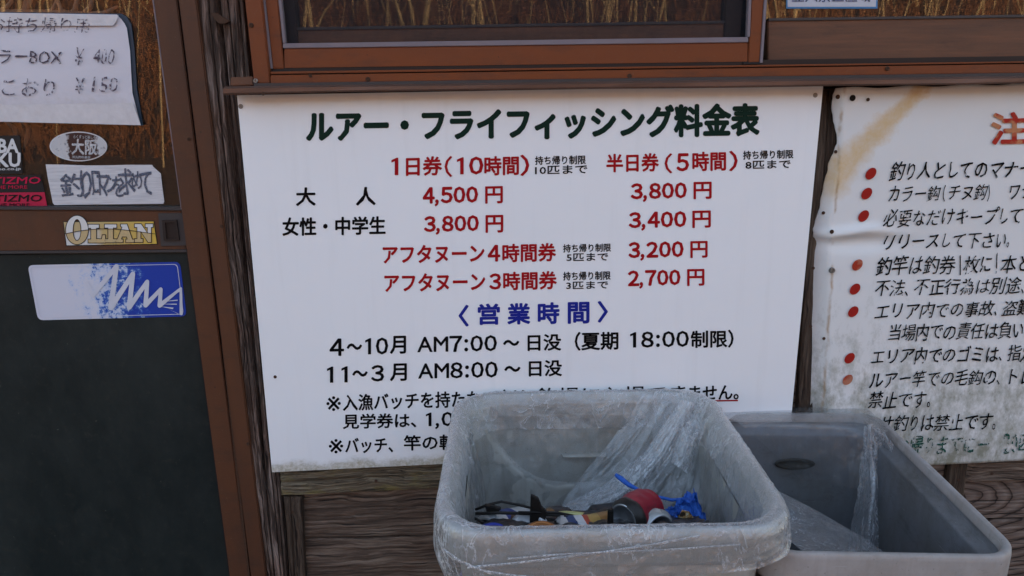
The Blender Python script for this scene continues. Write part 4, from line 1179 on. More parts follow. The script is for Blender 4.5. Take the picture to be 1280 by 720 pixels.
wz = [5, 7, 7, 8, 7, 7.5, 6, 7, 5.5, 6.5, 3.5, 5]
pts = [(60 + (a - 60), b) for a, b in zig]
v, f = [], []
for i in range(len(pts) - 1):
    a, b = Vector(pts[i]), Vector(pts[i + 1]); d = (b - a).normalized(); nn = Vector((-d.y, d.x))
    o = len(v)
    a_w, b_w = wz[i] * .42, wz[i + 1] * .42
    v += [W(*(a + nn * a_w), YD - .0016 - i * .00005), W(*(b + nn * b_w), YD - .0016 - i * .00005), W(*(b - nn * b_w), YD - .0016 - i * .00005), W(*(a - nn * a_w), YD - .0016 - i * .00005)]
    f.append((o, o + 1, o + 2, o + 3))
    o = len(v); r = b_w
    v += [W(b.x + r * math.cos(t), b.y + r * math.sin(t), YD - .00163 - i * .00005) for t in [2 * math.pi * k / 12 for k in range(12)]]
    f.append(tuple(range(o, o + 12)))
obj('zigzag', v, f, WB2, bl_)
v, f = [], []
for a, b, c_ in (((201, 377), (222, 374.5), (222, 376)), ((200, 380), (221, 379.5), (221, 381)), ((200, 383), (217, 384.5), (216, 386.5)), ((211, 386.5), (226, 394), (222, 391.5)), ((213, 370), (226, 361), (226, 364))):
    o = len(v); v += [W(*a, YD - .0025), W(*b, YD - .0025), W(*c_, YD - .0025)]; f.append((o, o + 1, o + 2))
obj('fin_strokes', v, f, WB2, bl_)

# slip in the right window pane
YW = -.0215
sl = tag(empty('blue_edged_slip', W(1040, 5, YW)), 'blue edged white slip stuck on the right window pane', 'sticker')
BE = plain('slip_blue', (.04, .20, .42), .4); PW = plain('slip_white', (.50, .52, .58), .45)
sheet('border', [(982.5, -34), (1097.5, -35), (1096.8, 10.7), (982.8, 10.7)], YW, BE, sl)
sheet('face', [(984.5, -32), (1095.5, -33), (1095, 8.4), (984.7, 8.6)], YW - .0006, PW, sl)
letter('lettering', '立入禁止区域', (990, 1088, -14, 2.6, -14.5, 2.2), YW - .0014, ink('slip_ink', (.10, .13, .25), .3, 200), sl, .01)

# antler seen through the door glass behind the notice
an = tag(empty('antler', W(60, 16, .05)), 'tan antler with curved tines behind the door glass above the notice', 'antler')
AM = plain('antler_tan', (.36, .22, .15), .5, 0, .3, 120, .3, 20)
def apts(l, y=.05): return [W(a, b, y) for a, b in l]
v, f = tube(apts([(-60, 20), (0, 17), (30, 16.5), (75, 17), (110, 19), (130, 17), (147, 8)]), [.008, .007, .007, .0065, .006, .005, .002], 10)
obj('beam', v, f, AM, an, smooth=True)
for l in ([(-8, 16), (6, 12), (14, 2), (15, -40)], [(22, 17), (34, 12), (38, 0), (40, -40)], [(42, 17), (30, 12), (33, -2), (30, -20)], [(52, 17), (66, 13), (71, 2), (73, -40)], [(84, 17), (76, 12), (71, -2), (70, -20)], [(88, 18), (94, 12), (97, -6), (98, -30)], [(104, 18), (113, 9), (117, -6), (119, -30)]):
    v, f = tube(apts(l), [.0055, .0045, .0035, .001], 8)
    obj('tine', v, f, AM, an, smooth=True)
for l in ([(5, 150), (18, 160), (22, 175), (18, 190)], [(24, 150), (36, 158), (34, 172), (30, 186)], [(118, 152), (124, 160), (128, 170)], [(140, 152), (147, 162), (153, 172)]):
    v, f = tube(apts(l, .07), [.004] * (len(l) - 1) + [.001], 8)
    obj('tine', v, f, AM, an, smooth=True)

# ------------------------------------------------------------------ bins
def rrect(hx, hy, r, n=160):
    """rounded rectangle sampled evenly by length; counter clockwise from the middle of the front side"""
    r = min(r, hx * .99, hy * .99)
    seg = []
    def arc(cx, cy, a0):
        return [(cx + r * math.cos(a0 + i / 10 * math.pi / 2), cy + r * math.sin(a0 + i / 10 * math.pi / 2)) for i in range(11)]
    P = [(0, -hy)] + arc(hx - r, -hy + r, -math.pi / 2) + arc(hx - r, hy - r, 0) + arc(-hx + r, hy - r, math.pi / 2) + arc(-hx + r, -hy + r, math.pi) + [(0, -hy)]
    P = np.array(P); d = np.r_[0, np.cumsum(np.hypot(*(P[1:] - P[:-1]).T))]
    t = np.linspace(0, d[-1], n, endpoint=False)
    return np.stack([np.interp(t, d, P[:, 0]), np.interp(t, d, P[:, 1])], -1)

def loft(prof, hx, hy, r, n=160, close=True):
    rings = []
    for ins, z in prof:
        p = rrect(hx - ins, hy - ins, max(.012, r - ins * .6), n)
        rings.append(np.c_[p, np.full(n, z)])
    V = np.concatenate(rings); F_ = []
    for j in range(len(prof) - 1):
        for i in range(n): F_.append((j * n + i, j * n + (i + 1) % n, (j + 1) * n + (i + 1) % n, (j + 1) * n + i))
    return V, F_


def add_local(name, V, F_, mat, parent, smooth=True):
    """mesh given in the parent's own coordinates"""
    o = obj(name, V, F_, mat, smooth=smooth); o.parent = parent; return o

def build_bin(name, cx, cy, ang, hx, hy, r, H, mat, label, hole=None, thin=False, rimmat=None):
    e = tag(empty(name, (cx, cy, 0)), label, 'bin'); e.rotation_euler = (0, 0, ang)
    ob, tp, n = (.030 if hole else .024), .050, 200
    outer = [(ob + tp + .012, .0), (ob + tp, .006), (ob + tp * .5, H * .5), (ob + .001, H - .068)]
    V, F_ = loft(outer, hx, hy, r, n); F_.append(tuple(range(n))[::-1])
    # ribs under the band: a step
    V2, F2 = loft([(ob - .004, H - .070), (ob - .007, H - .066), (ob - .007, H - .057)], hx, hy, r, n)
    inner = [(.0245, H - .017), (.0260, H - .034), (.0350, H - .038), (.0365, H - .05), (.041, H - .2), (.040 + tp * .5, H * .45), (.036 + tp, .04), (.060 + tp, .018)]
    if thin: inner = [(.0120, H - .017), (.0135, H - .034), (.0250, H - .0365), (.0262, H - .042), (.034, H - .2), (.034 + tp * .5, H * .45), (.036 + tp, .04), (.060 + tp, .018)]
    fine = []
    for k in range(len(inner) - 1):
        m = 1 if k < 3 else 26
        for s in range(m): fine.append(tuple(np.array(inner[k]) * (1 - s / m) + np.array(inner[k + 1]) * s / m))
    fine.append(inner[-1])
    VI, FI = loft(fine, hx, hy, r, n)
    VI = VI.copy()
    # relief on the inner side of the rear wall: grip recess
    if hole:
        hxc, hz, hw, hh, dep = hole                     # U shaped recess round the grip
        back = VI[:, 1] > hy * .7
        zc = hz + hh * np.abs((VI[:, 0] - hxc) / hw) ** 3
        q = np.clip((VI[:, 2] - zc) / .016 + .5, 0, 1); q = q * q * (3 - 2 * q)
        top = np.clip((H - .045 - VI[:, 2]) / .01, 0, 1)
        VI[:, 1] += np.where(back, dep * (1 - q) * top * -1, 0)
    FI = [f[::-1] for f in FI]; FI.append(tuple((len(fine) - 1) * n + i for i in range(n)))
    Vb, Fb = join([(V.tolist(), F_), (V2.tolist(), F2), (VI.tolist(), FI)])
    add_local('body', Vb, Fb, mat, e)
    band = [(ob - .006, H - .056), (.006, H - .0575), (.002, H - .055), (.0008, H - .048), (.0, H - .016), (.0015, H - .006), (.006, H - .001), (.012, H), (.018, H - .001), (.0225, H - .006), (.0245, H - .0165)]
    if thin: band = band[:4] + [(.0, H - .010), (.0006, H - .003), (.0025, H - .0006), (.005, H), (.0085, H - .0006), (.0105, H - .003), (.0120, H - .0165)]
    VB, FB = loft(band, hx, hy, r, n)
    add_local('rim', VB, FB, rimmat or mat, e)
    return e

# ---- front bin with liner
H1 = .72
B1 = dict(cx=.161, cy=-.297, ang=math.radians(-1.4), hx=.245, hy=.243, r=.078)
bin1 = build_bin('beige_bin', **B1, H=H1, mat=M['bin1'], label='beige grey square bin in front, with clear liner folded over its rim', hole=(-.01, H1 - .175, .17, .11, .014), thin=True)
# handle slot ledge on rear wall
M['slot'] = plain('slot_shadow_plastic', (.30, .29, .27), .45)
V = [(-.045, .215, H1 - .1185), (.045, .215, H1 - .1185), (.045, .215, H1 - .115), (-.045, .215, H1 - .115), (-.04, .194, H1 - .1185), (.04, .194, H1 - .1185), (.04, .194, H1 - .1165), (-.04, .194, H1 - .1165)]
add_local('grip_ledge', V, [(0, 1, 2, 3), (4, 5, 1, 0), (4, 7, 6, 5), (3, 2, 6, 7), (0, 3, 7, 4), (1, 5, 6, 2)], M['bin1'], bin1, False)

def liner(name, B, H, floor_z, skirt, mat, label, amp=.010, n=520, folds=(), seed=0, cover=None):
    """polythene bag: inside wall, over the rim, down the outside"""
    hx, hy, r = B['hx'], B['hy'], B['r']
    e = tag(empty(name, (B['cx'], B['cy'], floor_z)), label, 'bin liner'); e.rotation_euler = (0, 0, B['ang'])
    base = rrect(hx, hy, r, n)
    sidx = np.arange(n) / n                                   # 0 front middle, ccw
    prof = []                                                 # (inset, z, kind) inside -> out
    NI = 60
    for k in range(14):                                       # floor, from the centre out
        t = k / 13; prof.append((None, floor_z + .004 + .035 * t ** 3, t))
    for k in range(1, NI):
        t = k / NI; prof.append((.046 - .026 * t, floor_z + .039 + (H - .012 - floor_z - .039) * t, 2 + t))
    for ins, z in ((.0165, H - .008), (.0145, H - .001), (.0115, H + .002), (.008, H + .003), (.004, H + .002), (-.0005, H - .002), (-.003, H - .009)): prof.append((ins, z, 4))
    NS = 26
    for k in range(1, NS + 1): prof.append((-.0035, None, 5 + k / NS))
    V = np.zeros((len(prof), n, 3))
    per = 2 * (hx + hy) * 2
    sk = np.array([skirt(s) for s in sidx]) + fbm(sidx * 30, sidx * 0, seed + 1, 3) * .02
    for j, (ins, z, kd) in enumerate(prof):
        if kd <= 1:
            p = rrect(hx - .046, hy - .046, r, n) * (.03 + .97 * kd); zz = np.full(n, z)
            zz = zz + fbm(p[:, 0] * 14, p[:, 1] * 14, seed, 4) * .035 * (1 - kd * .3)
            V[j, :, 0], V[j, :, 1], V[j, :, 2] = p[:, 0], p[:, 1], zz
            continue
        p0 = rrect(hx - ins, hy - ins, r, n)
        nrm = np.stack([p0[:, 0] / hx, p0[:, 1] / hy], -1)
        tan = np.roll(p0, -1, 0) - np.roll(p0, 1, 0); tan /= np.linalg.norm(tan, axis=1)[:, None]
        nin = np.stack([-tan[:, 1], tan[:, 0]], -1)           # points inward
        if kd < 4:
            t = kd - 2; zz = np.full(n, z)
            a = amp * (1.15 - t ** 3)
            s_ = sidx * per
            d = np.abs(fbm(s_ * 9 + t * 1.2, t * 2.0 + s_ * 1.0, seed + 2, 4)) * a * 2.2 + np.abs(fbm(s_ * 30 - t * 2, t * 3, seed + 4, 3)) * a * .8
            for (s0, t0, s1, t1, wd, dp) in folds:
                ds, dt = s1 - s0, t1 - t0; L2 = (ds * per) ** 2 + (dt * .14) ** 2
                for tt in (t,):
                    k_ = np.clip((((sidx - s0) * per) * ds * per + (tt - t0) * .14 * dt * .14) / L2, 0, 1)
                    ex = (sidx - s0) * per - k_ * ds * per; ez = (tt - t0) * .14 - k_ * dt * .14
                    d = d + dp * np.exp(-(ex ** 2 + ez ** 2) / wd ** 2)
            p = p0 + nin * (d + .002)[:, None]
        elif kd == 4:
            s_ = sidx * per
            d = fbm(s_ * 60, np.full(n, ins * 60), seed + 5, 3) * .0045 + np.clip(fbm(s_ * 150, np.full(n, ins * 20), seed + 8, 2), 0, 1) * .004
            zz = np.full(n, z) + np.abs(d)
            p = p0 + nin * (-d * .4)[:, None]
        else:
            t = kd - 5; s_ = sidx * per
            zz = H - .010 - sk * t
            flare = .001 + .004 * np.clip(t * sk / .1, 0, 1.5)
            under = np.clip((H - .060 - zz) / .05, 0, 1) * .016      # hangs in under the band
            d = -np.abs(fbm(s_ * 16 + t * 3, t * 2.2, seed + 6, 4)) * (.003 + .010 * t) - flare + under
            p = p0 + nin * d[:, None]
        V[j, :, 0], V[j, :, 1], V[j, :, 2] = p[:, 0], p[:, 1], zz
    nr = len(prof)
    F_ = [(j * n + i, j * n + (i + 1) % n, (j + 1) * n + (i + 1) % n, (j + 1) * n + i) for j in range(nr - 1) for i in range(n)]
    F_.append(tuple(i for i in range(n))[::-1])
    VV = V.reshape(-1, 3); VV[:, 2] -= floor_z
    fm = [0 if (k // n) < 14 + 44 else 1 for k in range(len(F_))]; fm[-1] = 0
    o = obj('film', VV, F_, None, smooth=True, mats=[M['film2'], mat], fmat=fm); o.parent = e
    return e
def sk1(s):      # hanging length of the skirt round the rim (0 = front middle, ccw: right, back, left)
    return float(np.interp(s, [0, .08, .16, .25, .5, .75, .86, .92, 1], [.072, .056, .036, .035, .05, .12, .15, .14, .072]))
liner('clear_bin_liner', B1, H1, .455, sk1, M['film5'], 'clear plastic liner folded over the rim of the beige bin', .012,
      folds=[(.40, 1.0, .455, .1, .006, .012), (.66, 1, .655, .2, .004, .008), (.33, 1, .34, .1, .008, .010), (.70, 1, .71, .3, .004, .008)], seed=3)

# ---- grey bin behind
H2 = .655
B2 = dict(cx=.563, cy=-.276, ang=math.radians(-4.6), hx=.178, hy=.243, r=.05)
y_b = B2['cy'] + B2['hy']
bin2 = build_bin('grey_bin', **B2, H=H2, mat=M['bin2'], label='grey bin on the right, behind and lower than the beige bin', hole=None, thin=True, rimmat=bin_plastic('worn_rim_plastic', (.36, .325, .31), (.23, .20, .175), .4, .6, 9))
gx = W(983, 583, B2['cy'] + B2['hy'] - .045)
lx_, lz_ = gx.x - B2['cx'] + .004, gx.z
yb2 = B2['hy'] - .034
def rimring(cx, cz, rx, rz, y, n_=28): return [(cx + rx * math.cos(2 * math.pi * i / n_), y, cz + rz * math.sin(2 * math.pi * i / n_)) for i in range(n_)]
R1, R2_, R3 = rimring(lx_, lz_, .040, .0125, yb2), rimring(lx_, lz_, .035, .0085, yb2 - .004), rimring(lx_, lz_, .032, .0065, yb2 + .001)
add_local('grip_hole', R1 + R2_ + R3, [(i, (i + 1) % 28, (i + 1) % 28 + 28, i + 28) for i in range(28)] + [(i + 28, (i + 1) % 28 + 28, (i + 1) % 28 + 56, i + 56) for i in range(28)] + [tuple(range(56, 84))],
          plain('grip_recess', (.05, .045, .038), .7), bin2)

# liner of the grey bin: a torn clear bag sagging from the rear right corner, and a loose flap
ln2 = tag(empty('sagging_clear_liner', (B2['cx'], B2['cy'], .3)), 'torn clear liner hanging inside the grey bin from its rear right corner', 'bin liner')
def film_patch(name, rows, nu=80, nv=60, amp=.008, seed=0, mat=None):
    """rows: list of polylines (same count) from top to bottom, smoothly joined"""
    R = np.array([[tuple(p) for p in r] for r in rows], float)         # k, m, 3
    k, m, _ = R.shape
    tv = np.linspace(0, k - 1, nv); tu = np.linspace(0, m - 1, nu)
    A = np.empty((nv, m, 3))
    for j in range(m):
        for c in range(3): A[:, j, c] = np.interp(tv, range(k), R[:, j, c])
    Bq = np.empty((nv, nu, 3))
    for i in range(nv):
        for c in range(3): Bq[i, :, c] = np.interp(tu, range(m), A[i, :, c])
    for it in range(6):
        Bq[1:-1] = (Bq[:-2] + Bq[2:] + 2 * Bq[1:-1]) / 4; Bq[:, 1:-1] = (Bq[:, :-2] + Bq[:, 2:] + 2 * Bq[:, 1:-1]) / 4
    U, Vv = np.meshgrid(np.linspace(0, 1, nu), np.linspace(0, 1, nv))
    d = (np.abs(fbm(U * 9 + Vv * 2, Vv * 2.5, seed, 4)) * 2 + np.abs(fbm(U * 22, Vv * 5, seed + 3, 3))) * amp
    Bq[..., 1] -= d; Bq[..., 0] += d * .5 * np.sin(Vv * 9 + seed)
    F_ = [(j * nu + i, j * nu + i + 1, (j + 1) * nu + i + 1, (j + 1) * nu + i) for j in range(nv - 1) for i in range(nu - 1)]
    return obj(name, Bq.reshape(-1, 3), F_, mat or M['film2'], ln2, smooth=True)
yb = y_b - .058
def P(px, py, y): return W(px, py, y)
# film over the rear rim and corner
film_patch('film', [[WZ(905, 508, H2 + .004), WZ(980, 509, H2 + .004), WZ(1050, 509, H2 + .004), WZ(1084, 511, H2 + .004), WZ(1110, 537, H2 + .004)],
                    [WZ(900, 514, H2 + .003), WZ(975, 516, H2 + .004), WZ(1045, 517, H2 + .004), WZ(1076, 520, H2 + .004), WZ(1100, 545, H2 + .003)],
                    [P(925, 530, yb), P(980, 530, yb), P(1045, 532, yb), P(1082, 540, yb - .01), P(1108, 560, yb - .05)],
                    [P(960, 560, yb), P(1010, 560, yb), P(1062, 560, yb - .01), P(1095, 570, yb - .03), P(1128, 578, yb - .07)],
                    [P(1000, 600, yb), P(1030, 600, yb - .01), P(1062, 610, yb - .03), P(1100, 612, yb - .06), P(1140, 610, yb - .09)]], 110, 60, .004, 2)
# gathered bundle hanging down from the corner
film_patch('film', [[P(1080, 530, yb), P(1088, 528, yb - .02), P(1098, 532, yb - .03), P(1110, 545, yb - .05), P(1122, 560, yb - .06)],
                    [P(1072, 590, yb - .02), P(1086, 590, yb - .05), P(1104, 588, yb - .03), P(1120, 590, yb - .07), P(1134, 600, yb - .09)],
                    [P(1066, 640, yb - .04), P(1086, 640, yb - .09), P(1106, 638, yb - .05), P(1124, 640, yb - .10), P(1142, 645, yb - .12)],
                    [P(1060, 690, yb - .07), P(1086, 692, yb - .13), P(1110, 690, yb - .08), P(1132, 692, yb - .14), P(1152, 694, yb - .16)],
                    [P(1058, 715, yb - .09), P(1086, 716, yb - .15), P(1112, 715, yb - .10), P(1138, 716, yb - .16), P(1160, 718, yb - .18)]], 120, 90, .016, 5, M['film4'])
# loose flap from the left side down to the front
film_patch('film', [[P(970, 612, yb - .10), P(1010, 632, yb - .13), P(1050, 655, yb - .17), P(1085, 675, yb - .21), P(1118, 700, yb - .25)],
                    [P(968, 622, yb - .13), P(1006, 642, yb - .16), P(1042, 664, yb - .20), P(1074, 684, yb - .24), P(1102, 706, yb - .28)],
                    [P(966, 636, yb - .15), P(1000, 656, yb - .18), P(1030, 674, yb - .22), P(1056, 694, yb - .26), P(1078, 712, yb - .29)],
                    [P(964, 660, yb - .20), P(988, 676, yb - .23), P(1010, 692, yb - .26), P(1030, 706, yb - .28), P(1046, 722, yb - .30)]], 90, 50, .010, 8, M['film3'])

# ------------------------------------------------------------------ rubbish in the front bin
def lathe(prof, n=32):
    V = [(r * math.cos(2 * math.pi * i / n), r * math.sin(2 * math.pi * i / n), z) for r, z in prof for i in range(n)]
    F_ = [(j * n + i, j * n + (i + 1) % n, (j + 1) * n + (i + 1) % n, (j + 1) * n + i) for j in range(len(prof) - 1) for i in range(n)]
    return V, F_

def can_print(name, bands, metal=.6, rough=.32, wear=True):
    """bands: list of (position along the can 0..1, colour)"""
    n = NT(name)
    z = n.xyz()[2]
    t = n.math('ADD', n.math('DIVIDE', z, .115), n.math('MULTIPLY', n.math('SUBTRACT', n.noise(n.tc, 60, 2), .5), .03))
    c = n.ramp(t, bands, 'CONSTANT')
    if wear: c = n.mix(n.ramp(n.noise(n.tc, 90, 5, .7), [(.58, 0), (.66, .5)]), c, (.05, .04, .035))
    return n.done(n.pbr(c, rough, metal, n.bump(n.noise(n.tc, 40, 3), .3, .003)))
M['alum'] = plain('can_aluminium', (.50, .51, .53), .28, .9, .1)
def can(name, loc, direction, mat_body, mat_end, label, crush=0.0, seed=0, rim=None, length=.115, r=.033, roll=0, tab=True):
    e = tag(empty(name, loc), label, 'can', 'cans in the beige bin')
    e.rotation_mode = 'QUATERNION'
    e.rotation_quaternion = Vector(direction).to_track_quat('Z', 'Y') @ Matrix.Rotation(roll, 3, 'Z').to_quaternion()
    prof = [(.024, 0), (.026, .0015), (r, .009)] + [(r, .009 + (length - .022) * k / 14) for k in range(1, 15)] + [(r * .84, length - .004), (r * .86, length - .001), (r * .86, length)]
    V, F_ = lathe(prof, 40); V = np.array(V)
    if crush:
        z = V[:, 2] / length; a = np.arctan2(V[:, 1], V[:, 0])
        d = np.abs(fbm(np.cos(a) * 1.6 + 5, np.sin(a) * 1.6 + z * 3, seed, 3)) * crush * np.sin(np.clip(z, 0, 1) * math.pi)
        s = 1 - d * 2.2; V[:, 0] *= s; V[:, 1] *= s
        V[:, 0] += crush * .010 * np.sin(z * 6 + seed)
    add_local('body', V.tolist(), F_, mat_body, e)
    V, F_ = lathe([(r * .86, length), (r * .84, length + .0012), (r * .80, length), (r * .77, length - .005), (r * .5, length - .0045), (.0001, length - .0045)], 36)
    add_local('lid', V, F_, mat_end, e)
    V, F_ = lathe([(.0255, .001), (.0235, -.0006), (.0215, .001), (.019, .006), (.010, .0095), (.0001, .010)], 36)
    add_local('base', V, F_, rim or mat_end, e)
    if tab:
        add_local('pull_tab', [(-.006, -.002, length - .003), (.006, -.002, length - .003), (.005, .016, length - .002), (-.005, .016, length - .002), (-.006, -.002, length - .0042), (.006, -.002, length - .0042), (.005, .016, length - .0032), (-.005, .016, length - .0032)],
                  [(0, 1, 2, 3), (7, 6, 5, 4), (0, 4, 5, 1), (1, 5, 6, 2), (2, 6, 7, 3), (3, 7, 4, 0)], M['alum'], e, False)
    return e
def IP(px, py, y): return W(px, py, y)
red = can_print('red_can_print', [(0, (.03, .025, .022)), (.14, (.30, .015, .03)), (.8, (.25, .02, .03))], .35, .36)
gold = can_print('coffee_can_print', [(0, (.45, .44, .42)), (.12, (.02, .05, .14)), (.24, (.55, .55, .55)), (.36, (.40, .06, .03)), (.44, (.42, .26, .08)), (.6, (.30, .15, .05)), (.75, (.42, .30, .10))], .3)
blue = can_print('blue_can_print', [(0, (.02, .04, .30)), (.5, (.03, .06, .34))], .3)
wht = can_print('white_can_print', [(0, (.55, .56, .58)), (.1, (.02, .05, .2)), (.25, (.55, .55, .58))], .2)
orn = can_print('orange_can_print', [(0, (.45, .16, .05)), (.4, (.36, .12, .04))], .4)
yel = plain('yellow_green_ring', (.50, .47, .20), .35, .4)
dkm = plain('dark_can_inside', (.03, .03, .035), .4)
blue_end = plain('blue_can_end', (.03, .05, .34), .3, .3)
# centre of each visible can end is given by its pixel place and depth in the bin
can('crushed_red_can', IP(779, 650, -.36), Vector((.72, .66, -.06)), red, M['alum'], 'crushed red can with dented silver end, beside the blue bag', .16, 4, length=.07)
can('coffee_can', IP(697, 672, -.35), Vector((.95, .25, -.06)), gold, M['alum'], 'gold and brown striped can lying under the yellow ringed lid', .2, 2)
can('blue_ended_can', IP(622, 668, -.38), Vector((-.30, .20, -.93)), blue, M['alum'], 'can with shiny blue end at the left of the rubbish', 0, 1, rim=blue_end)
can('white_ended_can', IP(660, 657, -.345), Vector((.1, .45, -.88)), wht, M['alum'], 'can with white and blue end between the black fins', 0, 3, rim=WHT)
can('orange_ended_can', IP(676, 667, -.39), Vector((.05, .3, -.95)), orn, M['alum'], 'can with dull orange end just inside the front rim', 0, 3, rim=orn)
# yellow green ring lid
yr = tag(empty('yellow_ring_lid', IP(718, 645, -.285)), 'yellow green ring lid standing behind the striped can', 'lid')
yr.rotation_euler = (math.radians(-38), 0, math.radians(-12))
V, F_ = lathe([(.026, -.006), (.029, -.006), (.0305, .0), (.029, .004), (.024, .005), (.022, .002), (.020, -.002)], 36)
add_local('rim', V, F_, yel, yr)
V, F_ = lathe([(.020, -.002), (.012, -.006), (.0001, -.006)], 36)
add_local('recess', V, F_, dkm, yr)

# black wire frame with fins
wf = tag(empty('black_wire_frame', IP(660, 640, -.33)), 'broken black wire frame with two pointed fins lying on the cans', 'frame')
BP = plain('matt_black_plastic', (.018, .014, .012), .5, 0, .3, 200, .3, 80)
def rod(l, y, r=.0022):
    v, f = tube([IP(a, b, yy) for (a, b), yy in zip(l, y)], r, 8)
    obj('rod', v, f, BP, wf, smooth=True)
rod([(594, 637), (610, 631), (627, 627), (648, 631), (664, 635)], [-.31] * 5)
rod([(594, 642), (625, 641), (660, 642), (700, 644), (716, 648), (745, 655), (760, 658)], [-.33, -.33, -.33, -.33, -.325, -.32, -.32], .0026)
rod([(594, 648), (608, 655)], [-.34, -.34])
rod([(612, 658), (640, 660), (668, 664)], [-.36, -.36, -.36])
rod([(716, 646), (738, 652), (762, 657)], [-.318, -.316, -.316])
rod([(700, 650), (730, 658), (752, 662)], [-.335, -.335, -.335])
def fin(pts, y, th=.006):
    v = [IP(a, b, y) for a, b in pts]; k = len(v); v2 = [Vector((p.x, p.y + th, p.z + .002)) for p in v]
    obj('fin', v + v2, [tuple(range(k))] + [tuple(range(k, 2 * k))[::-1]] + [(i, i + k, (i + 1) % k + k, (i + 1) % k) for i in range(k)], BP, wf, bevel=.0012)
fin([(663.5, 620), (673, 624), (678, 636), (684, 640), (682, 648), (680, 664), (662, 664)], -.335)
fin([(606, 632), (617, 634), (627, 637), (617, 645), (612, 656), (604, 656), (609, 645)], -.325)
fin([(760, 639), (767, 638), (767, 662), (759, 662)], -.368)

# blue plastic bag
bb = tag(empty('blue_plastic_bag', IP(850, 640, -.30)), 'crumpled blue plastic bag with a long twisted strap, right of the red can', 'bag')
n = NT('blue_polythene')
crn = n.noise(n.tc, 60, 5, .65, .8)
nm = n.bump(crn, .8, .006)
p1 = n.pbr(n.mix(crn, (.01, .08, .42), (.03, .22, .75)), .25, 0, nm)
tr = n.n('BsdfTransparent'); tr.inputs[0].default_value = (.15, .4, .95, 1)
mx = n.n('MixShader'); mx.inputs[0].default_value = .78; n.put(mx.inputs[1], tr.outputs[0]); n.put(mx.inputs[2], p1)
M['bluefilm'] = n.done(mx.outputs[0])
nu, nv = 110, 70
top = [(806, 652), (822, 646), (838, 632), (850, 622), (866, 619), (872, 618), (876, 632), (881, 646)]
bot = [(800, 662), (818, 660), (836, 656), (850, 655), (862, 655), (872, 655), (880, 654), (884, 654)]
tp = np.array([tuple(IP(a, b, -.30)) for a, b in top]); bt = np.array([tuple(IP(a, b + 12, -.36)) for a, b in bot])
U, Vv = np.meshgrid(np.linspace(0, 1, nu), np.linspace(0, 1, nv))
ti = U * (len(top) - 1)
A = np.stack([np.interp(ti, range(8), tp[:, c]) for c in range(3)], -1); Bt = np.stack([np.interp(ti, range(8), bt[:, c]) for c in range(3)], -1)
Q = A * (1 - Vv)[..., None] + Bt * Vv[..., None]
hole_ = np.exp(-(((U - .62) / .18) ** 2 + ((Vv - .45) / .28) ** 2))
Q[..., 1] += .045 * hole_
Q[..., 1] += fbm(U * 13, Vv * 7, 2, 4) * .045; Q[..., 2] += np.abs(fbm(U * 13 + 9, Vv * 7, 5, 4)) * .040 - .004; Q[..., 0] += fbm(U * 8 + 3, Vv * 6, 9, 3) * .014
F_ = [(j * nu + i, j * nu + i + 1, (j + 1) * nu + i + 1, (j + 1) * nu + i) for j in range(nv - 1) for i in range(nu - 1)]
obj('film', Q.reshape(-1, 3), F_, M['bluefilm'], bb, smooth=True)
v, f = tube([IP(769, 593, -.22), IP(776, 598, -.225), IP(786, 606, -.235), IP(800, 613, -.245), IP(818, 620, -.26), IP(840, 625, -.28), IP(858, 623, -.29)], [.003, .0048, .0042, .0026, .0026, .003, .002], 8)
obj('strap', v, f, M['bluefilm'], bb, smooth=True)
sp = tag(empty('snack_wrapper', IP(857, 645, -.325)), 'torn yellow and brown printed wrapper caught in the blue bag', 'wrapper')
n = NT('wrapper_print'); c = n.ramp(n.noise(n.tc, 120, 3), [(.38, (.05, .03, .02)), (.45, (.45, .22, .08)), (.56, (.60, .50, .30)), (.64, (.6, .58, .52))], 'CONSTANT')
sheet('wrapper', [(846, 651), (853, 638), (862, 640), (871, 653), (860, 656)], -.335, n.done(n.pbr(c, .4)), sp, .002)

yq = B1['cy'] + B1['hy'] - .038
wl_ = obj_parent = bpy.data.objects['clear_bin_liner']
_ln2 = ln2; ln2 = wl_
film_patch('film', [[WZ(800, 492, H1), WZ(830, 490, H1), WZ(855, 490, H1 - .002), WZ(872, 494, H1), WZ(888, 502, H1 - .002)],
                    [P(770, 535, yq), P(800, 540, yq - .015), P(838, 548, yq - .02), P(862, 552, yq - .03), P(888, 558, yq - .04)],
                    [P(735, 580, yq - .01), P(772, 592, yq - .035), P(815, 600, yq - .05), P(850, 606, yq - .07), P(880, 612, yq - .09)],
                    [P(700, 628, yq - .03), P(742, 642, yq - .07), P(790, 655, yq - .09), P(832, 660, yq - .11), P(866, 664, yq - .12)],
                    [P(690, 665, yq - .06), P(735, 680, yq - .10), P(785, 690, yq - .12), P(825, 695, yq - .13), P(858, 700, yq - .14)]], 130, 100, .014, 12, M['film3'])
film_patch('fold', [[P(845, 498, yq), P(850, 498, yq - .01), P(858, 500, yq - .012), P(866, 502, yq - .006)],
                    [P(806, 560, yq - .02), P(815, 562, yq - .04), P(826, 566, yq - .045), P(838, 570, yq - .03)],
                    [P(750, 606, yq - .03), P(764, 612, yq - .06), P(782, 618, yq - .065), P(800, 622, yq - .045)],
                    [P(692, 636, yq - .05), P(706, 646, yq - .08), P(722, 650, yq - .085), P(740, 655, yq - .07)]], 40, 90, .010, 21, M['film4'])
film_patch('fold', [[P(868, 500, yq), P(874, 502, yq - .01), P(880, 504, yq - .012), P(886, 508, yq - .01)],
                    [P(846, 540, yq - .03), P(855, 542, yq - .05), P(864, 548, yq - .05), P(872, 554, yq - .04)],
                    [P(834, 575, yq - .05), P(842, 580, yq - .07), P(850, 586, yq - .07), P(856, 590, yq - .06)]], 30, 50, .008, 25, M['film4'])
ln2 = _ln2

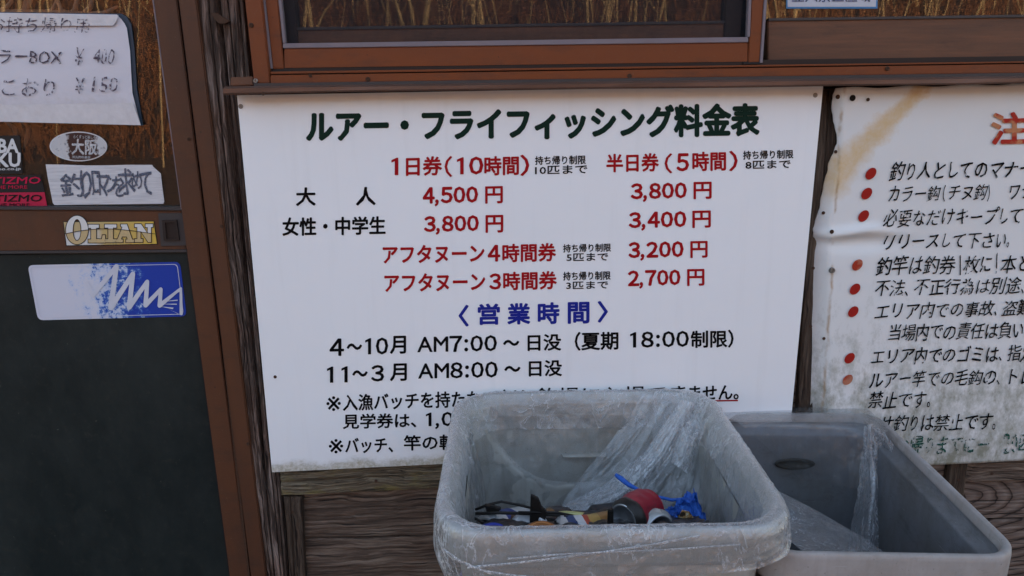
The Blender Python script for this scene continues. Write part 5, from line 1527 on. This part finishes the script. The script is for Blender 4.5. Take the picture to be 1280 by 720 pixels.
# added dark sheet painting the bin floor in shade; more rubbish, further cans showing between
def crumple(name, px, y0, y1, label, cat, mat, amp, seed, nu=70, nv=50, group=None, part='sheet'):
    """crumpled sheet lying between a near and a far pixel edge"""
    a, b = [IP(*p, y0) for p in px[0]], [IP(*p, y1) for p in px[1]]
    U, Vv = np.meshgrid(np.linspace(0, 1, nu), np.linspace(0, 1, nv)); k = len(a)
    A = np.stack([np.interp(U * (k - 1), range(k), [p[c] for p in a]) for c in range(3)], -1)
    Bt = np.stack([np.interp(U * (k - 1), range(k), [p[c] for p in b]) for c in range(3)], -1)
    Q = A * (1 - Vv)[..., None] + Bt * Vv[..., None]
    Q[..., 2] += (np.abs(fbm(U * 9, Vv * 6, seed, 4)) * 2 - .4) * amp; Q[..., 1] += fbm(U * 9 + 5, Vv * 6, seed + 2, 3) * amp; Q[..., 0] += fbm(U * 7 + 2, Vv * 6, seed + 4, 3) * amp
    F_ = [(j * nu + i, j * nu + i + 1, (j + 1) * nu + i + 1, (j + 1) * nu + i) for j in range(nv - 1) for i in range(nu - 1)]
    e = tag(empty(name, Q[nv // 2, nu // 2]), label, cat, group)
    obj(part, Q.reshape(-1, 3), F_, mat, e, smooth=True)
    return e
n = NT('dark_fill_sheet'); cc = n.mix(n.ramp(n.noise(n.tc, 50, 5, .7), [(.45, 0), (.7, 1)]), (.010, .010, .012), (.045, .032, .024))
DW = n.done(n.pbr(cc, .28, 0, n.bump(n.noise(n.tc, 90, 5), .5, .003)))  # dark colour of the added shade sheet, also used by the black scrap
crumple('dark_fill_sheet', [[(594, 668), (660, 676), (740, 676), (820, 670), (890, 662)], [(596, 645), (660, 641), (745, 637), (815, 636), (872, 638)]], -.45, -.29,
        'added dark crumpled sheet standing in for the shade under the cans in the beige bin', 'dark sheet', DW, .016, 3, 110, 60)
n = NT('brown_wrap'); cc = n.ramp(n.noise(n.tc, 95, 4, .7), [(.36, (.02, .012, .010)), (.47, (.22, .085, .03)), (.55, (.05, .03, .02)), (.63, (.36, .20, .08))])
BW = n.done(n.pbr(cc, .3, 0, n.bump(n.noise(n.tc, 90, 5), .6, .003)))
crumple('brown_wrapper', [[(706, 660), (735, 662), (768, 662)], [(720, 640), (742, 645), (764, 648)]], -.37, -.29, 'torn orange brown wrapper beside the striped can', 'wrapper', BW, .012, 7, 50, 40)
crumple('black_scrap', [[(786, 668), (806, 668), (824, 662)], [(800, 640), (812, 642), (826, 640)]], -.385, -.30, 'black and olive plastic scrap pressed against the red can', 'wrapper', DW, .014, 15, 50, 40)
can('dark_can', IP(738, 656, -.26), Vector((.9, .2, .0)), can_print('dark_can_print', [(0, (.03, .03, .035)), (.5, (.05, .04, .035))], .3), M['alum'], 'dark can lying behind the striped can', .1, 8)

for a, b, c_ in (((693, 652), (728, 648), (772, 655)), ((705, 645), (735, 652), (770, 661)), ((648, 640), (700, 641), (745, 650)), ((700, 656), (733, 650), (757, 652))):
    rod([a, b, c_], [-.338, -.33, -.325], .0017)
# nail heads in the timber
for a, b, y in ((366, 640, -.0165), (470, 601, -.0265), (1198, 600, -.0145), (1240, 592, -.0135)):
    screw(a, b, y, hut, NAILH, 'nail')

def strand(pts, wd, seed):
    """a narrow doubled crease of the liner lying on the outside of the rim band"""
    k = len(pts)
    up = [P(a, b - wd, y) for a, b, y in pts]; lo = [P(a, b + wd, y) for a, b, y in pts]
    return up, lo
_ln2 = ln2; ln2 = wl_
yf = B1['cy'] - B1['hy'] - .006
for k, (pts, wd) in enumerate(((((590, 712), (660, 704), (740, 693), (820, 680), (880, 668)), 1.6), (((640, 700), (700, 694), (760, 690), (840, 686), (930, 678)), 1.2),
                               (((560, 690), (580, 704), (610, 716), (650, 722), (690, 724)), 2.0))):
    dy = lambda a: .075 * max(0, (abs(a - 750) - 150) / 75.) ** 2 * .18
    a_ = [P(a, b - wd, yf - .004 + dy(a)) for a, b in pts]; m_ = [P(a, b, yf - .009 + dy(a)) for a, b in pts]; b_ = [P(a, b + wd, yf - .004 + dy(a)) for a, b in pts]
    film_patch('crease', [a_, m_, b_], 80, 8, .002, 31 + k, M['film4'])
ln2 = _ln2

olv = can_print('olive_can_print', [(0, (.42, .42, .40)), (.15, (.05, .07, .03)), (.5, (.30, .26, .08))], .4)
can('olive_can', IP(826, 664, -.37), Vector((-.4, .85, -.2)), olv, M['alum'], 'olive green can half hidden between the red can and the blue bag', .2, 6, length=.09)
can('brown_can', IP(636, 668, -.32), Vector((.9, .40, -.12)), can_print('brown_can_print', [(0, (.12, .06, .035)), (.4, (.20, .10, .04)), (.7, (.05, .04, .04))], .4), M['alum'], 'dull brown can lying behind the two black fins', .3, 9)
can('silver_can', IP(606, 668, -.34), Vector((.6, .7, -.3)), can_print('silver_can_print', [(0, (.5, .5, .5)), (.3, (.03, .05, .2)), (.6, (.5, .5, .5))], .5), M['alum'], 'silver and blue can in the left corner of the beige bin', .2, 12)
